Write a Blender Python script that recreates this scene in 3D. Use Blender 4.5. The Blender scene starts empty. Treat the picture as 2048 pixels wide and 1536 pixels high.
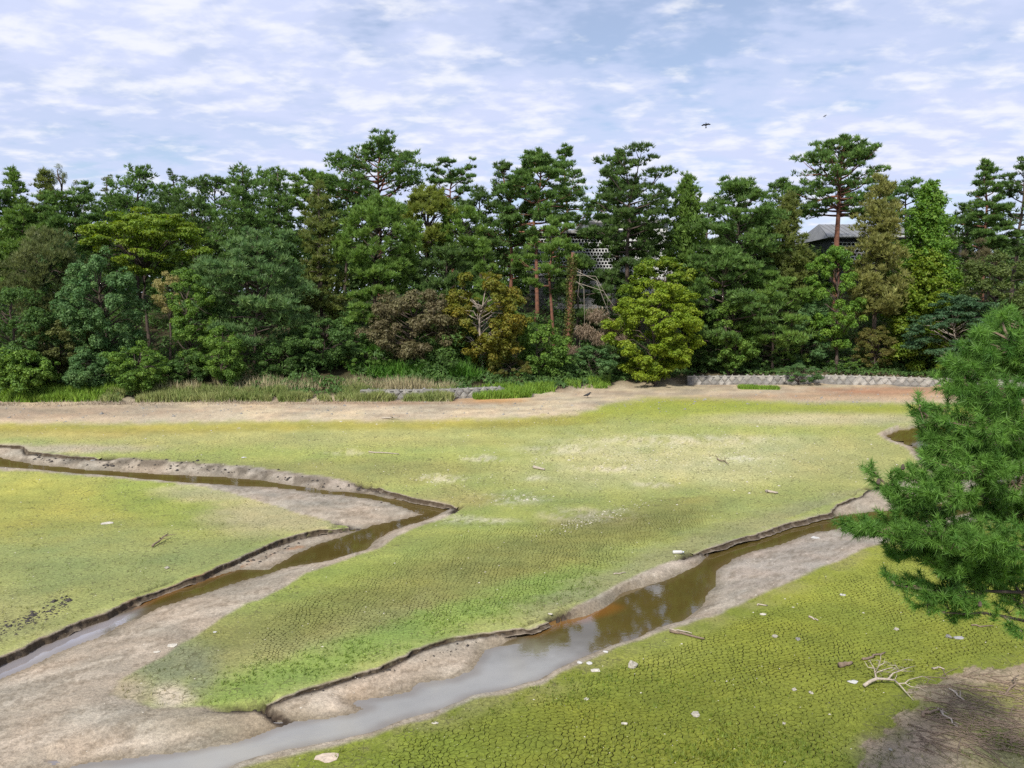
import bpy, math, random
import numpy as np

# ------------------------------------------------------------------ camera, world, sun, exposure
scene = bpy.context.scene
COL = scene.collection
F, CX, CY = 1547.0, 1024.0, 768.0          # focal length and centre of the 2048x1536 photograph, in pixels
CAM_H = 9.5                                # above the lowest part of the bed, by the streams
PITCH = math.atan(148.0 / F)               # the camera looks slightly down

cam_data = bpy.data.cameras.new("camera")
cam_data.sensor_width = 36.0
cam_data.lens = F / 2048.0 * 36.0
cam_data.clip_start = 0.1
cam_data.clip_end = 5000.0
cam = bpy.data.objects.new("camera", cam_data)
COL.objects.link(cam)
cam.location = (0, 0, CAM_H)
cam.rotation_euler = (math.pi / 2 - PITCH, 0, 0)
scene.camera = cam

SUN_EL, SUN_AZ = math.radians(43), math.radians(203)     # high, behind the camera and to its left
sun_data = bpy.data.lights.new("sun", 'SUN')
sun_data.energy = 3.8
sun_data.angle = math.radians(4.0)
sun_data.color = (1.0, 0.955, 0.88)
sun = bpy.data.objects.new("sun", sun_data)
COL.objects.link(sun)
sdir = np.array([math.sin(SUN_AZ) * math.cos(SUN_EL), math.cos(SUN_AZ) * math.cos(SUN_EL), math.sin(SUN_EL)])
from mathutils import Vector
sun.rotation_euler = Vector(sdir).to_track_quat('Z', 'Y').to_euler()
sun.location = (-30, -60, 80)

world = bpy.data.worlds.new("World")
scene.world = world
world.use_nodes = True
wn, wl = world.node_tree.nodes, world.node_tree.links
wn.clear()


def N(nodes, t, **kw):
    n = nodes.new(t)
    for k, v in kw.items():
        setattr(n, k, v)
    return n


w_out = N(wn, 'ShaderNodeOutputWorld')
w_bg = N(wn, 'ShaderNodeBackground')
w_sky = N(wn, 'ShaderNodeTexSky', sky_type='NISHITA', sun_disc=False, sun_elevation=SUN_EL, sun_rotation=SUN_AZ)
w_sky.air_density = 1.0
w_sky.dust_density = 0.6
w_tc = N(wn, 'ShaderNodeTexCoord')
w_sep = N(wn, 'ShaderNodeSeparateXYZ')
wl.new(w_tc.outputs['Generated'], w_sep.inputs[0])


def wmath(op, a, b=None, clamp=False):
    m = N(wn, 'ShaderNodeMath', operation=op, use_clamp=clamp)
    for i, v in enumerate((a, b)):
        if v is None:
            continue
        if isinstance(v, (int, float)):
            m.inputs[i].default_value = v
        else:
            wl.new(v, m.inputs[i])
    return m.outputs[0]


zz = wmath('ADD', wmath('MAXIMUM', w_sep.outputs[2], 0.0), 0.16)
px_ = wmath('DIVIDE', w_sep.outputs[0], zz)
py_ = wmath('DIVIDE', w_sep.outputs[1], zz)
w_comb = N(wn, 'ShaderNodeCombineXYZ')
wl.new(px_, w_comb.inputs[0])
wl.new(py_, w_comb.inputs[1])


def wnoise(scale, detail, rough, rot, stretch, off, dist=0.0):
    mp = N(wn, 'ShaderNodeMapping')
    mp.inputs['Location'].default_value = off
    mp.inputs['Rotation'].default_value = (0, 0, math.radians(rot))
    mp.inputs['Scale'].default_value = (1.0, stretch, 1.0)
    wl.new(w_comb.outputs[0], mp.inputs[0])
    n = N(wn, 'ShaderNodeTexNoise')
    n.inputs['Scale'].default_value = scale
    n.inputs['Detail'].default_value = detail
    n.inputs['Roughness'].default_value = rough
    n.inputs['Distortion'].default_value = dist
    wl.new(mp.outputs[0], n.inputs['Vector'])
    return n.outputs[0]


def wramp(v, pts):
    r = N(wn, 'ShaderNodeValToRGB')
    r.color_ramp.interpolation = 'EASE'
    els = r.color_ramp.elements
    while len(els) < len(pts):
        els.new(0.5)
    for e, (p, c) in zip(els, pts):
        e.position = p
        e.color = (c[0], c[1], c[2], 1)
    wl.new(v, r.inputs[0])
    return r.outputs[0]


# thin sheet of altocumulus: a broad veil, rows of small puffs, bright crests
veil = wnoise(0.9, 3, 0.5, 20, 1.2, (3.1, 1.7, 0))
puffs = wnoise(4.2, 4, 0.5, 14, 1.0, (0.4, 5.2, 0))
crest = wnoise(6.6, 5, 0.55, 12, 1.25, (7.3, 2.9, 0), 0.15)
ripple = wnoise(13.0, 3, 0.5, 16, 1.5, (2.3, 8.9, 0))
cover = wmath('ADD', wmath('ADD', wmath('MULTIPLY', veil, 0.55), wmath('MULTIPLY', puffs, 0.42)), wmath('MULTIPLY', ripple, 0.18))
cover_f = wramp(cover, [(0.42, (0.34,) * 3), (0.54, (0.78,) * 3), (0.65, (1.0,) * 3)])
crest_f = wramp(wmath('ADD', wmath('ADD', wmath('MULTIPLY', crest, 0.62), wmath('MULTIPLY', veil, 0.28)), wmath('MULTIPLY', ripple, 0.12)), [(0.475, (0,) * 3), (0.65, (0.84,) * 3)])
SKY_STRENGTH = 0.102
mix1 = N(wn, 'ShaderNodeMixRGB')
wl.new(cover_f, mix1.inputs[0])
wl.new(w_sky.outputs[0], mix1.inputs[1])
mix1.inputs[2].default_value = (4.75, 5.25, 7.05, 1)      # grey lavender cloud underside (times the strength)
mix2 = N(wn, 'ShaderNodeMixRGB')
wl.new(crest_f, mix2.inputs[0])
wl.new(mix1.outputs[0], mix2.inputs[1])
mix2.inputs[2].default_value = (6.75, 6.85, 7.3, 1)        # sunlit puffs
wl.new(mix2.outputs[0], w_bg.inputs[0])
w_bg.inputs[1].default_value = SKY_STRENGTH
wl.new(w_bg.outputs[0], w_out.inputs[0])

scene.view_settings.view_transform = 'Standard'
scene.view_settings.look = 'None'
scene.view_settings.exposure = 0.47
scene.view_settings.gamma = 1.0
scene.view_settings.use_curve_mapping = False
scene.cycles.max_bounces = 6
scene.cycles.diffuse_bounces = 3
scene.cycles.glossy_bounces = 3
scene.cycles.transmission_bounces = 3
scene.cycles.transparent_max_bounces = 4
scene.cycles.use_denoising = False

# ------------------------------------------------------------------ helpers
cP, sP = math.cos(PITCH), math.sin(PITCH)


def ray(px, py):
    a = (np.asarray(px, float) - CX) / F
    b = (CY - np.asarray(py, float)) / F
    return a, cP + b * sP, -sP + b * cP


def base_z(y):
    """The dry bed is a bowl: level by the streams, rising towards the far shore."""
    t = np.clip((np.asarray(y, float) - 35) / 22.0, 0, 1)
    return 3.0 * t * t * (3 - 2 * t)


def ground_at(px, py, z=0.0):
    """World x, y where the sight line through a point of the photograph meets the bed (z above it)."""
    a, b, c = ray(px, py)
    ys = np.concatenate([np.linspace(4, 80, 1600), np.linspace(80.5, 4000, 400)])
    r = (CAM_H - z - base_z(ys)) / ys
    y = np.interp(-c / b, r[::-1], ys[::-1])
    return a / b * y, y


def at_depth(px, py, Y):
    a, b, c = ray(px, py)
    t = Y / b
    return np.array([a * t, Y + 0 * t, CAM_H + c * t])


def to_photo(x, y, z=0.0):
    dz = z + base_z(y) - CAM_H
    dep = y * cP - dz * sP
    up = y * sP + dz * cP
    dep = np.maximum(dep, 0.5)
    return CX + F * x / dep, CY - F * up / dep


def hash2(ix, iy, seed):
    h = (ix.astype(np.int64) * 374761393 + iy.astype(np.int64) * 668265263 + seed * 1442695041) & 0xFFFFFFFF
    h = ((h ^ (h >> 13)) * 1274126177) & 0xFFFFFFFF
    h = (h ^ (h >> 16)) & 0xFFFFFFFF
    return h / 4294967295.0


def vnoise(x, y, seed=0):
    ix, iy = np.floor(x), np.floor(y)
    fx, fy = x - ix, y - iy
    fx = fx * fx * (3 - 2 * fx)
    fy = fy * fy * (3 - 2 * fy)
    a = hash2(ix, iy, seed)
    b = hash2(ix + 1, iy, seed)
    c = hash2(ix, iy + 1, seed)
    d = hash2(ix + 1, iy + 1, seed)
    return (a * (1 - fx) + b * fx) * (1 - fy) + (c * (1 - fx) + d * fx) * fy


def fbm(x, y, seed=0, octaves=4):
    s, amp, tot = 0, 1.0, 0
    for o in range(octaves):
        s = s + amp * vnoise(x * 2 ** o + 17.3 * o, y * 2 ** o + 5.1 * o, seed + o)
        tot += amp
        amp *= 0.55
    return s / tot


def sstep(a, b, x):
    t = np.clip((x - a) / (b - a), 0, 1)
    return t * t * (3 - 2 * t)


def seg_dist(x, y, pts, closed=False):
    pts = np.asarray(pts, float)
    n = len(pts)
    best = np.full(x.shape, 1e9)
    for i in range(n if closed else n - 1):
        ax, ay = pts[i]
        bx, by = pts[(i + 1) % n]
        dx, dy = bx - ax, by - ay
        L2 = dx * dx + dy * dy + 1e-12
        t = np.clip(((x - ax) * dx + (y - ay) * dy) / L2, 0, 1)
        best = np.minimum(best, (x - ax - t * dx) ** 2 + (y - ay - t * dy) ** 2)
    return np.sqrt(best)


def inside(x, y, pts):
    pts = np.asarray(pts, float)
    r = np.zeros(x.shape, bool)
    n = len(pts)
    for i in range(n):
        ax, ay = pts[i]
        bx, by = pts[(i + 1) % n]
        if ay == by:
            continue
        c = ((ay > y) != (by > y)) & (x < (bx - ax) * (y - ay) / (by - ay) + ax)
        r ^= c
    return r


def srgb(r, g, b, k=1.0):
    def f(c):
        c = c / 255.0
        return c / 12.92 if c <= 0.04045 else ((c + 0.055) / 1.055) ** 2.4
    return np.array([f(r), f(g), f(b)]) * k


def make_mesh(name, verts, faces_flat, loop_totals, tint=None, tint_domain='FACE', smooth=False, mats=()):
    me = bpy.data.meshes.new(name)
    verts = np.asarray(verts, np.float32)
    nf = len(loop_totals)
    me.vertices.add(len(verts))
    me.vertices.foreach_set('co', verts.ravel())
    me.loops.add(len(faces_flat))
    me.loops.foreach_set('vertex_index', np.asarray(faces_flat, np.int32))
    me.polygons.add(nf)
    lt = np.asarray(loop_totals, np.int32)
    ls = np.zeros(nf, np.int32)
    ls[1:] = np.cumsum(lt)[:-1]
    me.polygons.foreach_set('loop_start', ls)
    me.polygons.foreach_set('loop_total', lt)
    me.polygons.foreach_set('use_smooth', np.full(nf, bool(smooth)))
    me.update(calc_edges=True)
    if tint is not None:
        at = me.attributes.new('tint', 'FLOAT_COLOR', tint_domain)
        t4 = np.ones((len(tint), 4), np.float32)
        t4[:, :3] = tint
        at.data.foreach_set('color', t4.ravel())
    for m in mats:
        me.materials.append(m)
    return me


class MB:
    """Collects polygons, then links them as one mesh object."""

    def __init__(self):
        self.v, self.f = [], []

    def add(self, verts, faces):
        o = len(self.v)
        self.v.extend([tuple(map(float, p)) for p in verts])
        self.f.extend([tuple(o + i for i in f) for f in faces])

    def box(self, x0, x1, y0, y1, z0, z1):
        self.add([(x0, y0, z0), (x1, y0, z0), (x1, y1, z0), (x0, y1, z0), (x0, y0, z1), (x1, y0, z1), (x1, y1, z1), (x0, y1, z1)],
                 [(0, 3, 2, 1), (4, 5, 6, 7), (0, 1, 5, 4), (1, 2, 6, 5), (2, 3, 7, 6), (3, 0, 4, 7)])

    def tube(self, pts, radii, sides=6):
        pts = [np.asarray(p, float) for p in pts]
        rings = []
        n = len(pts)
        for i, p in enumerate(pts):
            d = pts[min(i + 1, n - 1)] - pts[max(i - 1, 0)]
            d = d / (np.linalg.norm(d) + 1e-9)
            ref = np.array([0, 0, 1.0]) if abs(d[2]) < 0.85 else np.array([1.0, 0, 0])
            a = np.cross(d, ref)
            a /= np.linalg.norm(a) + 1e-9
            b = np.cross(d, a)
            rings.append([p + radii[i] * (math.cos(2 * math.pi * k / sides) * a + math.sin(2 * math.pi * k / sides) * b) for k in range(sides)])
        vs = [v for r in rings for v in r]
        fs = []
        for i in range(n - 1):
            for k in range(sides):
                k2 = (k + 1) % sides
                fs.append((i * sides + k, i * sides + k2, (i + 1) * sides + k2, (i + 1) * sides + k))
        fs.append(tuple(range(sides - 1, -1, -1)))
        fs.append(tuple((n - 1) * sides + k for k in range(sides)))
        self.add(vs, fs)

    def mesh(self, name, mat=None, smooth=False):
        me = bpy.data.meshes.new(name)
        me.from_pydata(self.v, [], self.f)
        me.update()
        if smooth:
            me.polygons.foreach_set('use_smooth', np.ones(len(me.polygons), bool))
        if mat:
            me.materials.append(mat)
        return me

    def build(self, name, mat=None, parent=None, smooth=False):
        return link(name, self.mesh(name, mat, smooth), parent)


def link(name, me, parent=None, loc=None):
    o = bpy.data.objects.new(name, me)
    COL.objects.link(o)
    if parent is not None:
        o.parent = parent
    if loc is not None:
        o.location = loc
    return o


def tag(o, label=None, cat=None, group=None, kind=None):
    for k, v in (('label', label), ('category', cat), ('group', group), ('kind', kind)):
        if v:
            o[k] = v
    return o


def empty(name, loc):
    o = bpy.data.objects.new(name, None)
    o.empty_display_size = 0.3
    COL.objects.link(o)
    o.location = [float(c) for c in loc]
    return o


# ------------------------------------------------------------------ materials
def new_mat(name):
    m = bpy.data.materials.new(name)
    m.use_nodes = True
    nt = m.node_tree
    nt.nodes.clear()
    return m, nt.nodes, nt.links


def simple_mat(name, col, rough=0.8, noise=6.0, amount=0.35, bump=0.3, col2=None, metallic=0.0):
    m, n, l = new_mat(name)
    out = N(n, 'ShaderNodeOutputMaterial')
    p = N(n, 'ShaderNodeBsdfPrincipled')
    p.inputs['Roughness'].default_value = rough
    p.inputs['Metallic'].default_value = metallic
    geo = N(n, 'ShaderNodeTexCoord')
    tx = N(n, 'ShaderNodeTexNoise')
    tx.inputs['Scale'].default_value = noise
    tx.inputs['Detail'].default_value = 6
    tx.inputs['Roughness'].default_value = 0.65
    l.new(geo.outputs['Object'], tx.inputs['Vector'])
    r = N(n, 'ShaderNodeValToRGB')
    c = np.array(col, float)
    c2 = np.array(col2, float) if col2 is not None else c * (1 - amount)
    r.color_ramp.elements[0].position = 0.3
    r.color_ramp.elements[1].position = 0.7
    r.color_ramp.elements[0].color = (*c2, 1)
    r.color_ramp.elements[1].color = (*np.minimum(c * (1 + amount * 0.5), 0.95), 1)
    l.new(tx.outputs[0], r.inputs[0])
    l.new(r.outputs[0], p.inputs['Base Color'])
    b = N(n, 'ShaderNodeBump')
    b.inputs['Strength'].default_value = bump
    b.inputs['Distance'].default_value = 0.02
    l.new(tx.outputs[0], b.inputs['Height'])
    l.new(b.outputs[0], p.inputs['Normal'])
    l.new(p.outputs[0], out.inputs[0])
    return m


def foliage_mat(name, trans=0.3, rough=0.55):
    m, n, l = new_mat(name)
    out = N(n, 'ShaderNodeOutputMaterial')
    at = N(n, 'ShaderNodeAttribute', attribute_name='tint')
    d = N(n, 'ShaderNodeBsdfPrincipled')
    d.inputs['Roughness'].default_value = rough
    d.inputs['Specular IOR Level'].default_value = 0.25
    t = N(n, 'ShaderNodeBsdfTranslucent')
    hs = N(n, 'ShaderNodeHueSaturation')
    hs.inputs['Saturation'].default_value = 1.15
    hs.inputs['Value'].default_value = 1.25
    hs.inputs['Hue'].default_value = 0.49
    mx = N(n, 'ShaderNodeMixShader')
    mx.inputs[0].default_value = trans
    l.new(at.outputs['Color'], d.inputs['Base Color'])
    l.new(at.outputs['Color'], hs.inputs['Color'])
    l.new(hs.outputs[0], t.inputs['Color'])
    l.new(d.outputs[0], mx.inputs[1])
    l.new(t.outputs[0], mx.inputs[2])
    l.new(mx.outputs[0], out.inputs[0])
    return m


M_LEAF = foliage_mat('foliage', 0.40)
M_NEEDLE = foliage_mat('pine_needles', 0.36, 0.5)
M_GRASS = foliage_mat('grass_blades', 0.3, 0.6)
M_BARK = simple_mat('grey_brown_bark', (0.085, 0.062, 0.048), 0.95, 5, 0.5, 0.8)
M_REDBARK = simple_mat('red_pine_bark', (0.20, 0.085, 0.05), 0.95, 5, 0.45, 0.8, col2=(0.09, 0.045, 0.032))
M_PALEBARK = simple_mat('pale_bark', (0.30, 0.25, 0.2), 0.9, 8, 0.4, 0.5)
M_DEADWOOD = simple_mat('bleached_dead_wood', (0.40, 0.34, 0.27), 0.9, 14, 0.4, 0.4)
M_BROWNWOOD = simple_mat('brown_wood', (0.20, 0.145, 0.10), 0.9, 14, 0.45, 0.5)
M_DARKMUD = simple_mat('dark_wet_mud', (0.035, 0.028, 0.022), 0.75, 14, 0.5, 0.8)
M_STONE = simple_mat('pale_granite', (0.33, 0.31, 0.275), 0.9, 2.0, 0.6, 0.6)
M_STONE_MID = simple_mat('stained_granite', (0.29, 0.275, 0.24), 0.9, 2.5, 0.6, 0.6)
M_STONE_DARK = simple_mat('weathered_granite', (0.22, 0.21, 0.19), 0.9, 2.5, 0.5, 0.5)
M_MORTAR = simple_mat('dark_joint', (0.17, 0.16, 0.145), 0.95, 6, 0.4, 0.4)
M_CONCRETE = simple_mat('grey_concrete', (0.33, 0.32, 0.31), 0.9, 3, 0.25, 0.2)
M_WHITE = simple_mat('white_painted_concrete', (0.62, 0.62, 0.61), 0.7, 2, 0.2, 0.1)
M_DARKWALL = simple_mat('dark_wall', (0.04, 0.042, 0.045), 0.7, 2, 0.3, 0.1)
M_ROOF = simple_mat('grey_roof_sheet', (0.17, 0.172, 0.17), 0.55, 1.2, 0.2, 0.05)
M_PLASTIC = simple_mat('white_plastic', (0.50, 0.485, 0.45), 0.35, 10, 0.12, 0.1)
M_SCRAP = simple_mat('off_white_scrap', (0.50, 0.46, 0.38), 0.8, 12, 0.3, 0.4)
M_PEBBLE = simple_mat('pale_stone', (0.36, 0.33, 0.27), 0.9, 12, 0.4, 0.5)
M_BIRD = simple_mat('dark_feathers', (0.015, 0.015, 0.018), 0.7, 10, 0.3, 0.1)
# ------------------------------------------------------------------ the pond bed, its streams and the wooded bank
WATER_Z = -0.22


def world_poly(pts, z=0.0):
    p = np.array(pts, float)
    x, y = ground_at(p[:, 0], p[:, 1], z)
    return np.stack([x, y], 1)


SHORE = [(-1400, 830), (-600, 818), (-200, 812), (0, 806), (300, 801), (600, 801), (900, 797), (1080, 789), (1200, 777), (1390, 768.5),
         (1560, 768), (1640, 767), (1800, 771), (1900, 775), (2050, 779), (2300, 788), (3000, 810)]
SHORE_W = world_poly(SHORE)


def shore_y(x):
    return np.interp(x, SHORE_W[:, 0], SHORE_W[:, 1])


LEFT_WATER = world_poly([
    (-300, 905), (0, 916), (45, 925), (71, 931), (125, 934), (179, 940), (250, 945), (313, 949), (380, 952), (447, 956), (522, 961), (573, 970), (662, 983),
    (744, 988), (778, 997), (813, 1001), (864, 1010), (903, 1016), (864, 1035), (813, 1051), (778, 1064), (741, 1085), (734, 1097), (700, 1110), (642, 1124),
    (573, 1134), (522, 1151), (471, 1165), (420, 1182), (375, 1196), (316, 1214), (277, 1236), (234, 1255), (176, 1279), (117, 1302), (78, 1322), (20, 1347),
    (-60, 1385), (-300, 1500), (-330, 1445), (-60, 1352), (0, 1326), (59, 1298), (115, 1274), (156, 1259), (221, 1234), (262, 1218), (300, 1197), (344, 1183),
    (400, 1163), (450, 1148), (480, 1140), (530, 1141), (570, 1122), (601, 1104), (625, 1093), (676, 1077), (710, 1063), (744, 1052), (792, 1042), (847, 1028), (813, 1016), (778, 1004),
    (737, 996), (669, 989), (608, 982), (553, 974), (420, 968), (357, 964), (277, 957), (192, 950), (134, 944), (76, 939), (0, 933), (-300, 928)], WATER_Z)
RIGHT_WATER = world_poly([
    (1770, 872), (1800, 858), (1860, 850), (1990, 850), (2060, 900), (2000, 960), (1930, 1000), (1850, 1015), (1720, 1027), (1648, 1034), (1586, 1047), (1523, 1065), (1479, 1081), (1447, 1094), (1416, 1108), (1398, 1127), (1376, 1140), (1331, 1163),
    (1300, 1170), (1239, 1189), (1225, 1203), (1167, 1234), (1105, 1247), (1047, 1268), (1002, 1290), (971, 1301), (957, 1323), (948, 1346), (908, 1359), (837, 1368), (819, 1386),
    (703, 1404), (734, 1417), (703, 1428), (600, 1442), (552, 1456), (525, 1468), (478, 1483), (423, 1493), (400, 1499), (300, 1515), (147, 1533), (-100, 1600),
    (-100, 1750), (300, 1620), (440, 1545), (478, 1530), (527, 1519), (560, 1505), (615, 1495), (673, 1482), (732, 1470), (779, 1448), (823, 1435), (886, 1419), (939, 1395), (1002, 1381),
    (1073, 1364), (1100, 1350), (1136, 1328), (1207, 1297), (1261, 1279), (1300, 1262), (1367, 1243), (1412, 1203), (1421, 1183), (1430, 1158), (1438, 1136),
    (1465, 1118), (1496, 1105), (1541, 1094), (1586, 1079), (1630, 1063), (1680, 1056), (1720, 1052), (1850, 1042), (1960, 1020), (2100, 960), (2120, 890), (1990, 930), (1900, 945), (1850, 935), (1840, 915),
    (1830, 898), (1810, 888), (1785, 880)], WATER_Z)
PUDDLE = world_poly([(88, 1516), (98, 1510), (112, 1511), (122, 1516), (110, 1521), (95, 1520)], -0.1)
LEFT_CHANNEL = world_poly([
    (-300, 880), (0, 889), (45, 892), (55, 903), (130, 911), (300, 920), (500, 935), (650, 955), (760, 977), (850, 1001), (915, 1013), (880, 1036), (785, 1072), (750, 1098), (693, 1114),
    (608, 1145), (546, 1179), (505, 1200), (491, 1204), (447, 1231), (388, 1266), (330, 1302), (250, 1347), (214, 1390), (300, 1425), (500, 1413), (512, 1416), (580, 1440), (480, 1490), (150, 1600), (-400, 1900),
    (-600, 1600), (-60, 1344), (0, 1317), (59, 1289), (115, 1264), (190, 1233), (221, 1219), (262, 1200), (310, 1178), (400, 1150), (437, 1132), (480, 1114), (530, 1091), (590, 1071), (650, 1058),
    (712, 1050), (690, 1046), (640, 1035), (560, 1010), (470, 985), (420, 972), (357, 966), (277, 958), (192, 951), (76, 940), (-300, 930)])
RIGHT_CHANNEL = world_poly([
    (1760, 868), (1790, 854), (1860, 845), (2000, 845), (2200, 870), (2200, 1000), (2000, 1030), (1850, 1060), (1724, 1097), (1684, 1113), (1639, 1131), (1590, 1156), (1550, 1172), (1479, 1204), (1412, 1231), (1367, 1246),
    (1300, 1264), (1261, 1281), (1207, 1299), (1136, 1331), (1100, 1353), (1073, 1367), (1002, 1384), (939, 1398), (886, 1422), (823, 1438), (779, 1451), (734, 1472), (673, 1485), (560, 1508), (478, 1533),
    (300, 1625), (-100, 1800), (-300, 1640), (60, 1480), (300, 1428), (500, 1415), (512, 1414), (600, 1385), (680, 1362), (760, 1337), (835, 1299), (900, 1279), (1000, 1264), (1045, 1259), (1100, 1238), (1160, 1212),
    (1200, 1192), (1300, 1143), (1389, 1106), (1434, 1093), (1479, 1078), (1532, 1062), (1577, 1046), (1621, 1035), (1657, 1027), (1671, 1011), (1720, 992), (1738, 977), (1800, 965), (1870, 950), (1840, 925), (1825, 903), (1805, 891), (1780, 881)])
STEEP = [
    world_poly([(-600, 1600), (-60, 1344), (0, 1317), (59, 1289), (115, 1264), (190, 1233), (221, 1219), (262, 1200), (310, 1178), (400, 1150), (437, 1132), (480, 1114), (530, 1091), (590, 1071), (650, 1058), (700, 1051)]),
    world_poly([(-300, 880), (0, 889), (45, 892), (55, 903), (130, 911), (200, 915)]),
    world_poly([(740, 972), (850, 1001), (915, 1013)]),
    world_poly([(530, 1408), (600, 1385), (680, 1362), (760, 1337), (835, 1299), (900, 1279), (1000, 1264), (1045, 1259), (1100, 1238)]),
    world_poly([(1389, 1106), (1434, 1093), (1479, 1078), (1532, 1062), (1577, 1046), (1621, 1035), (1657, 1027), (1671, 1011), (1720, 992), (1738, 977)]),
]


def hill(x, y):
    s = y - shore_y(x) - 0.4
    wall = sstep(-13, 8, x - 14)                        # the stone edge stands to the right, a soft grassy edge to the left
    h = sstep(0.0, 0.7, s) * (0.35 + 0.55 * wall) + 0.27 * np.clip(s - 0.5, 0, 27) * sstep(0, 6, s)
    h = h + sstep(20, 45, s) * 1.0
    return base_z(y) + np.where(s > 0, h + sstep(2, 8, s) * 0.5 * (fbm(x * 0.15, y * 0.15, 91) - 0.5), 0.0)


PUD_Z = 1e9


def bed(x, y):
    """Height of the ground, and how far each point lies on a cut bank face, on bare channel sand, under water."""
    wx = x + 0.14 * (fbm(x * 0.9, y * 0.9, 11, 3) - 0.5) * 2
    wy = y + 0.14 * (fbm(x * 0.9, y * 0.9, 23, 3) - 0.5) * 2
    z = 0.05 * (fbm(x * 0.12, y * 0.12, 5, 3) - 0.5) + 0.012 * (fbm(x * 1.5, y * 1.5, 7, 3) - 0.5)
    steep_d = np.full(x.shape, 1e9)
    foot = np.full(x.shape, 0.5)
    for s, fo in zip(STEEP, (0.12, 0.45, 0.5, 0.75, 0.75)):
        d_ = seg_dist(wx, wy, s)
        foot = np.where(d_ < steep_d, fo, foot)
        steep_d = np.minimum(steep_d, d_)
    sand = np.zeros(x.shape)
    face = np.zeros(x.shape)
    wet = np.zeros(x.shape)
    wz = np.full(x.shape, 1e9)
    for ch, wa in ((LEFT_CHANNEL, LEFT_WATER), (RIGHT_CHANNEL, RIGHT_WATER)):
        dc = seg_dist(wx, wy, ch, True)
        ic = inside(wx, wy, ch)
        dw = seg_dist(wx, wy, wa, True)
        iw = inside(wx, wy, wa)
        dcs = np.where(ic, dc, 0.0)
        dws = np.where(iw, 0.0, dw)
        st = 1 - sstep(0.5, 1.5, steep_d)
        t = dws / (dws + dcs + 1e-6)
        gentle = t * t * (3 - 2 * t)
        cut = foot * sstep(0.0, 0.8, t)
        tt = (1 - st) * gentle + st * cut
        zc = WATER_Z + 0.008 - WATER_Z * tt
        # bars carry low ripples running with the flow
        zc = zc + 0.035 * (fbm(x * 0.9 + y * 0.5, y * 2.2 - x * 1.2, 31, 4) - 0.5) * sstep(0.05, 0.5, dws) * sstep(0.0, 0.3, dcs)
        zc = np.where(iw, WATER_Z - 0.02 - 0.10 * sstep(0.0, 0.5, dw), zc)
        edge = np.where(ic, dc, -dc)
        back = st * sstep(-0.30, -0.12, edge) * (~ic)        # behind a cut bank the sheet dives under the bank's own mesh
        z = z + back * (WATER_Z - 0.03)
        z = np.where(ic | iw, np.minimum(z, zc + np.where(iw, 0, 0.02 * tt)), z)
        sand = np.maximum(sand, np.where(ic | iw, 1.0, sstep(-0.35, 0.0, edge) * 0.8))
        face = np.maximum(face, st * sstep(-0.30, -0.16, edge) * (1 - sstep(0.05, 0.22, edge)))
        wet = np.maximum(wet, np.where(iw, 1.0, (1 - sstep(0.0, 0.5, dw)) * (ic)))
    dp = seg_dist(x, y, PUDDLE, True)
    ip = inside(x, y, PUDDLE)
    z = np.where(ip, np.minimum(z, PUD_Z - 0.03 * sstep(0, .15, dp)), z)
    z = z + hill(x, y)
    return z, sand, face, wet


K = 0.695
PUD_Z = float(bed(PUDDLE[:, 0], PUDDLE[:, 1])[0].min()) - 0.004


def C(r, g, b):
    return srgb(r, g, b, K)


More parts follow.
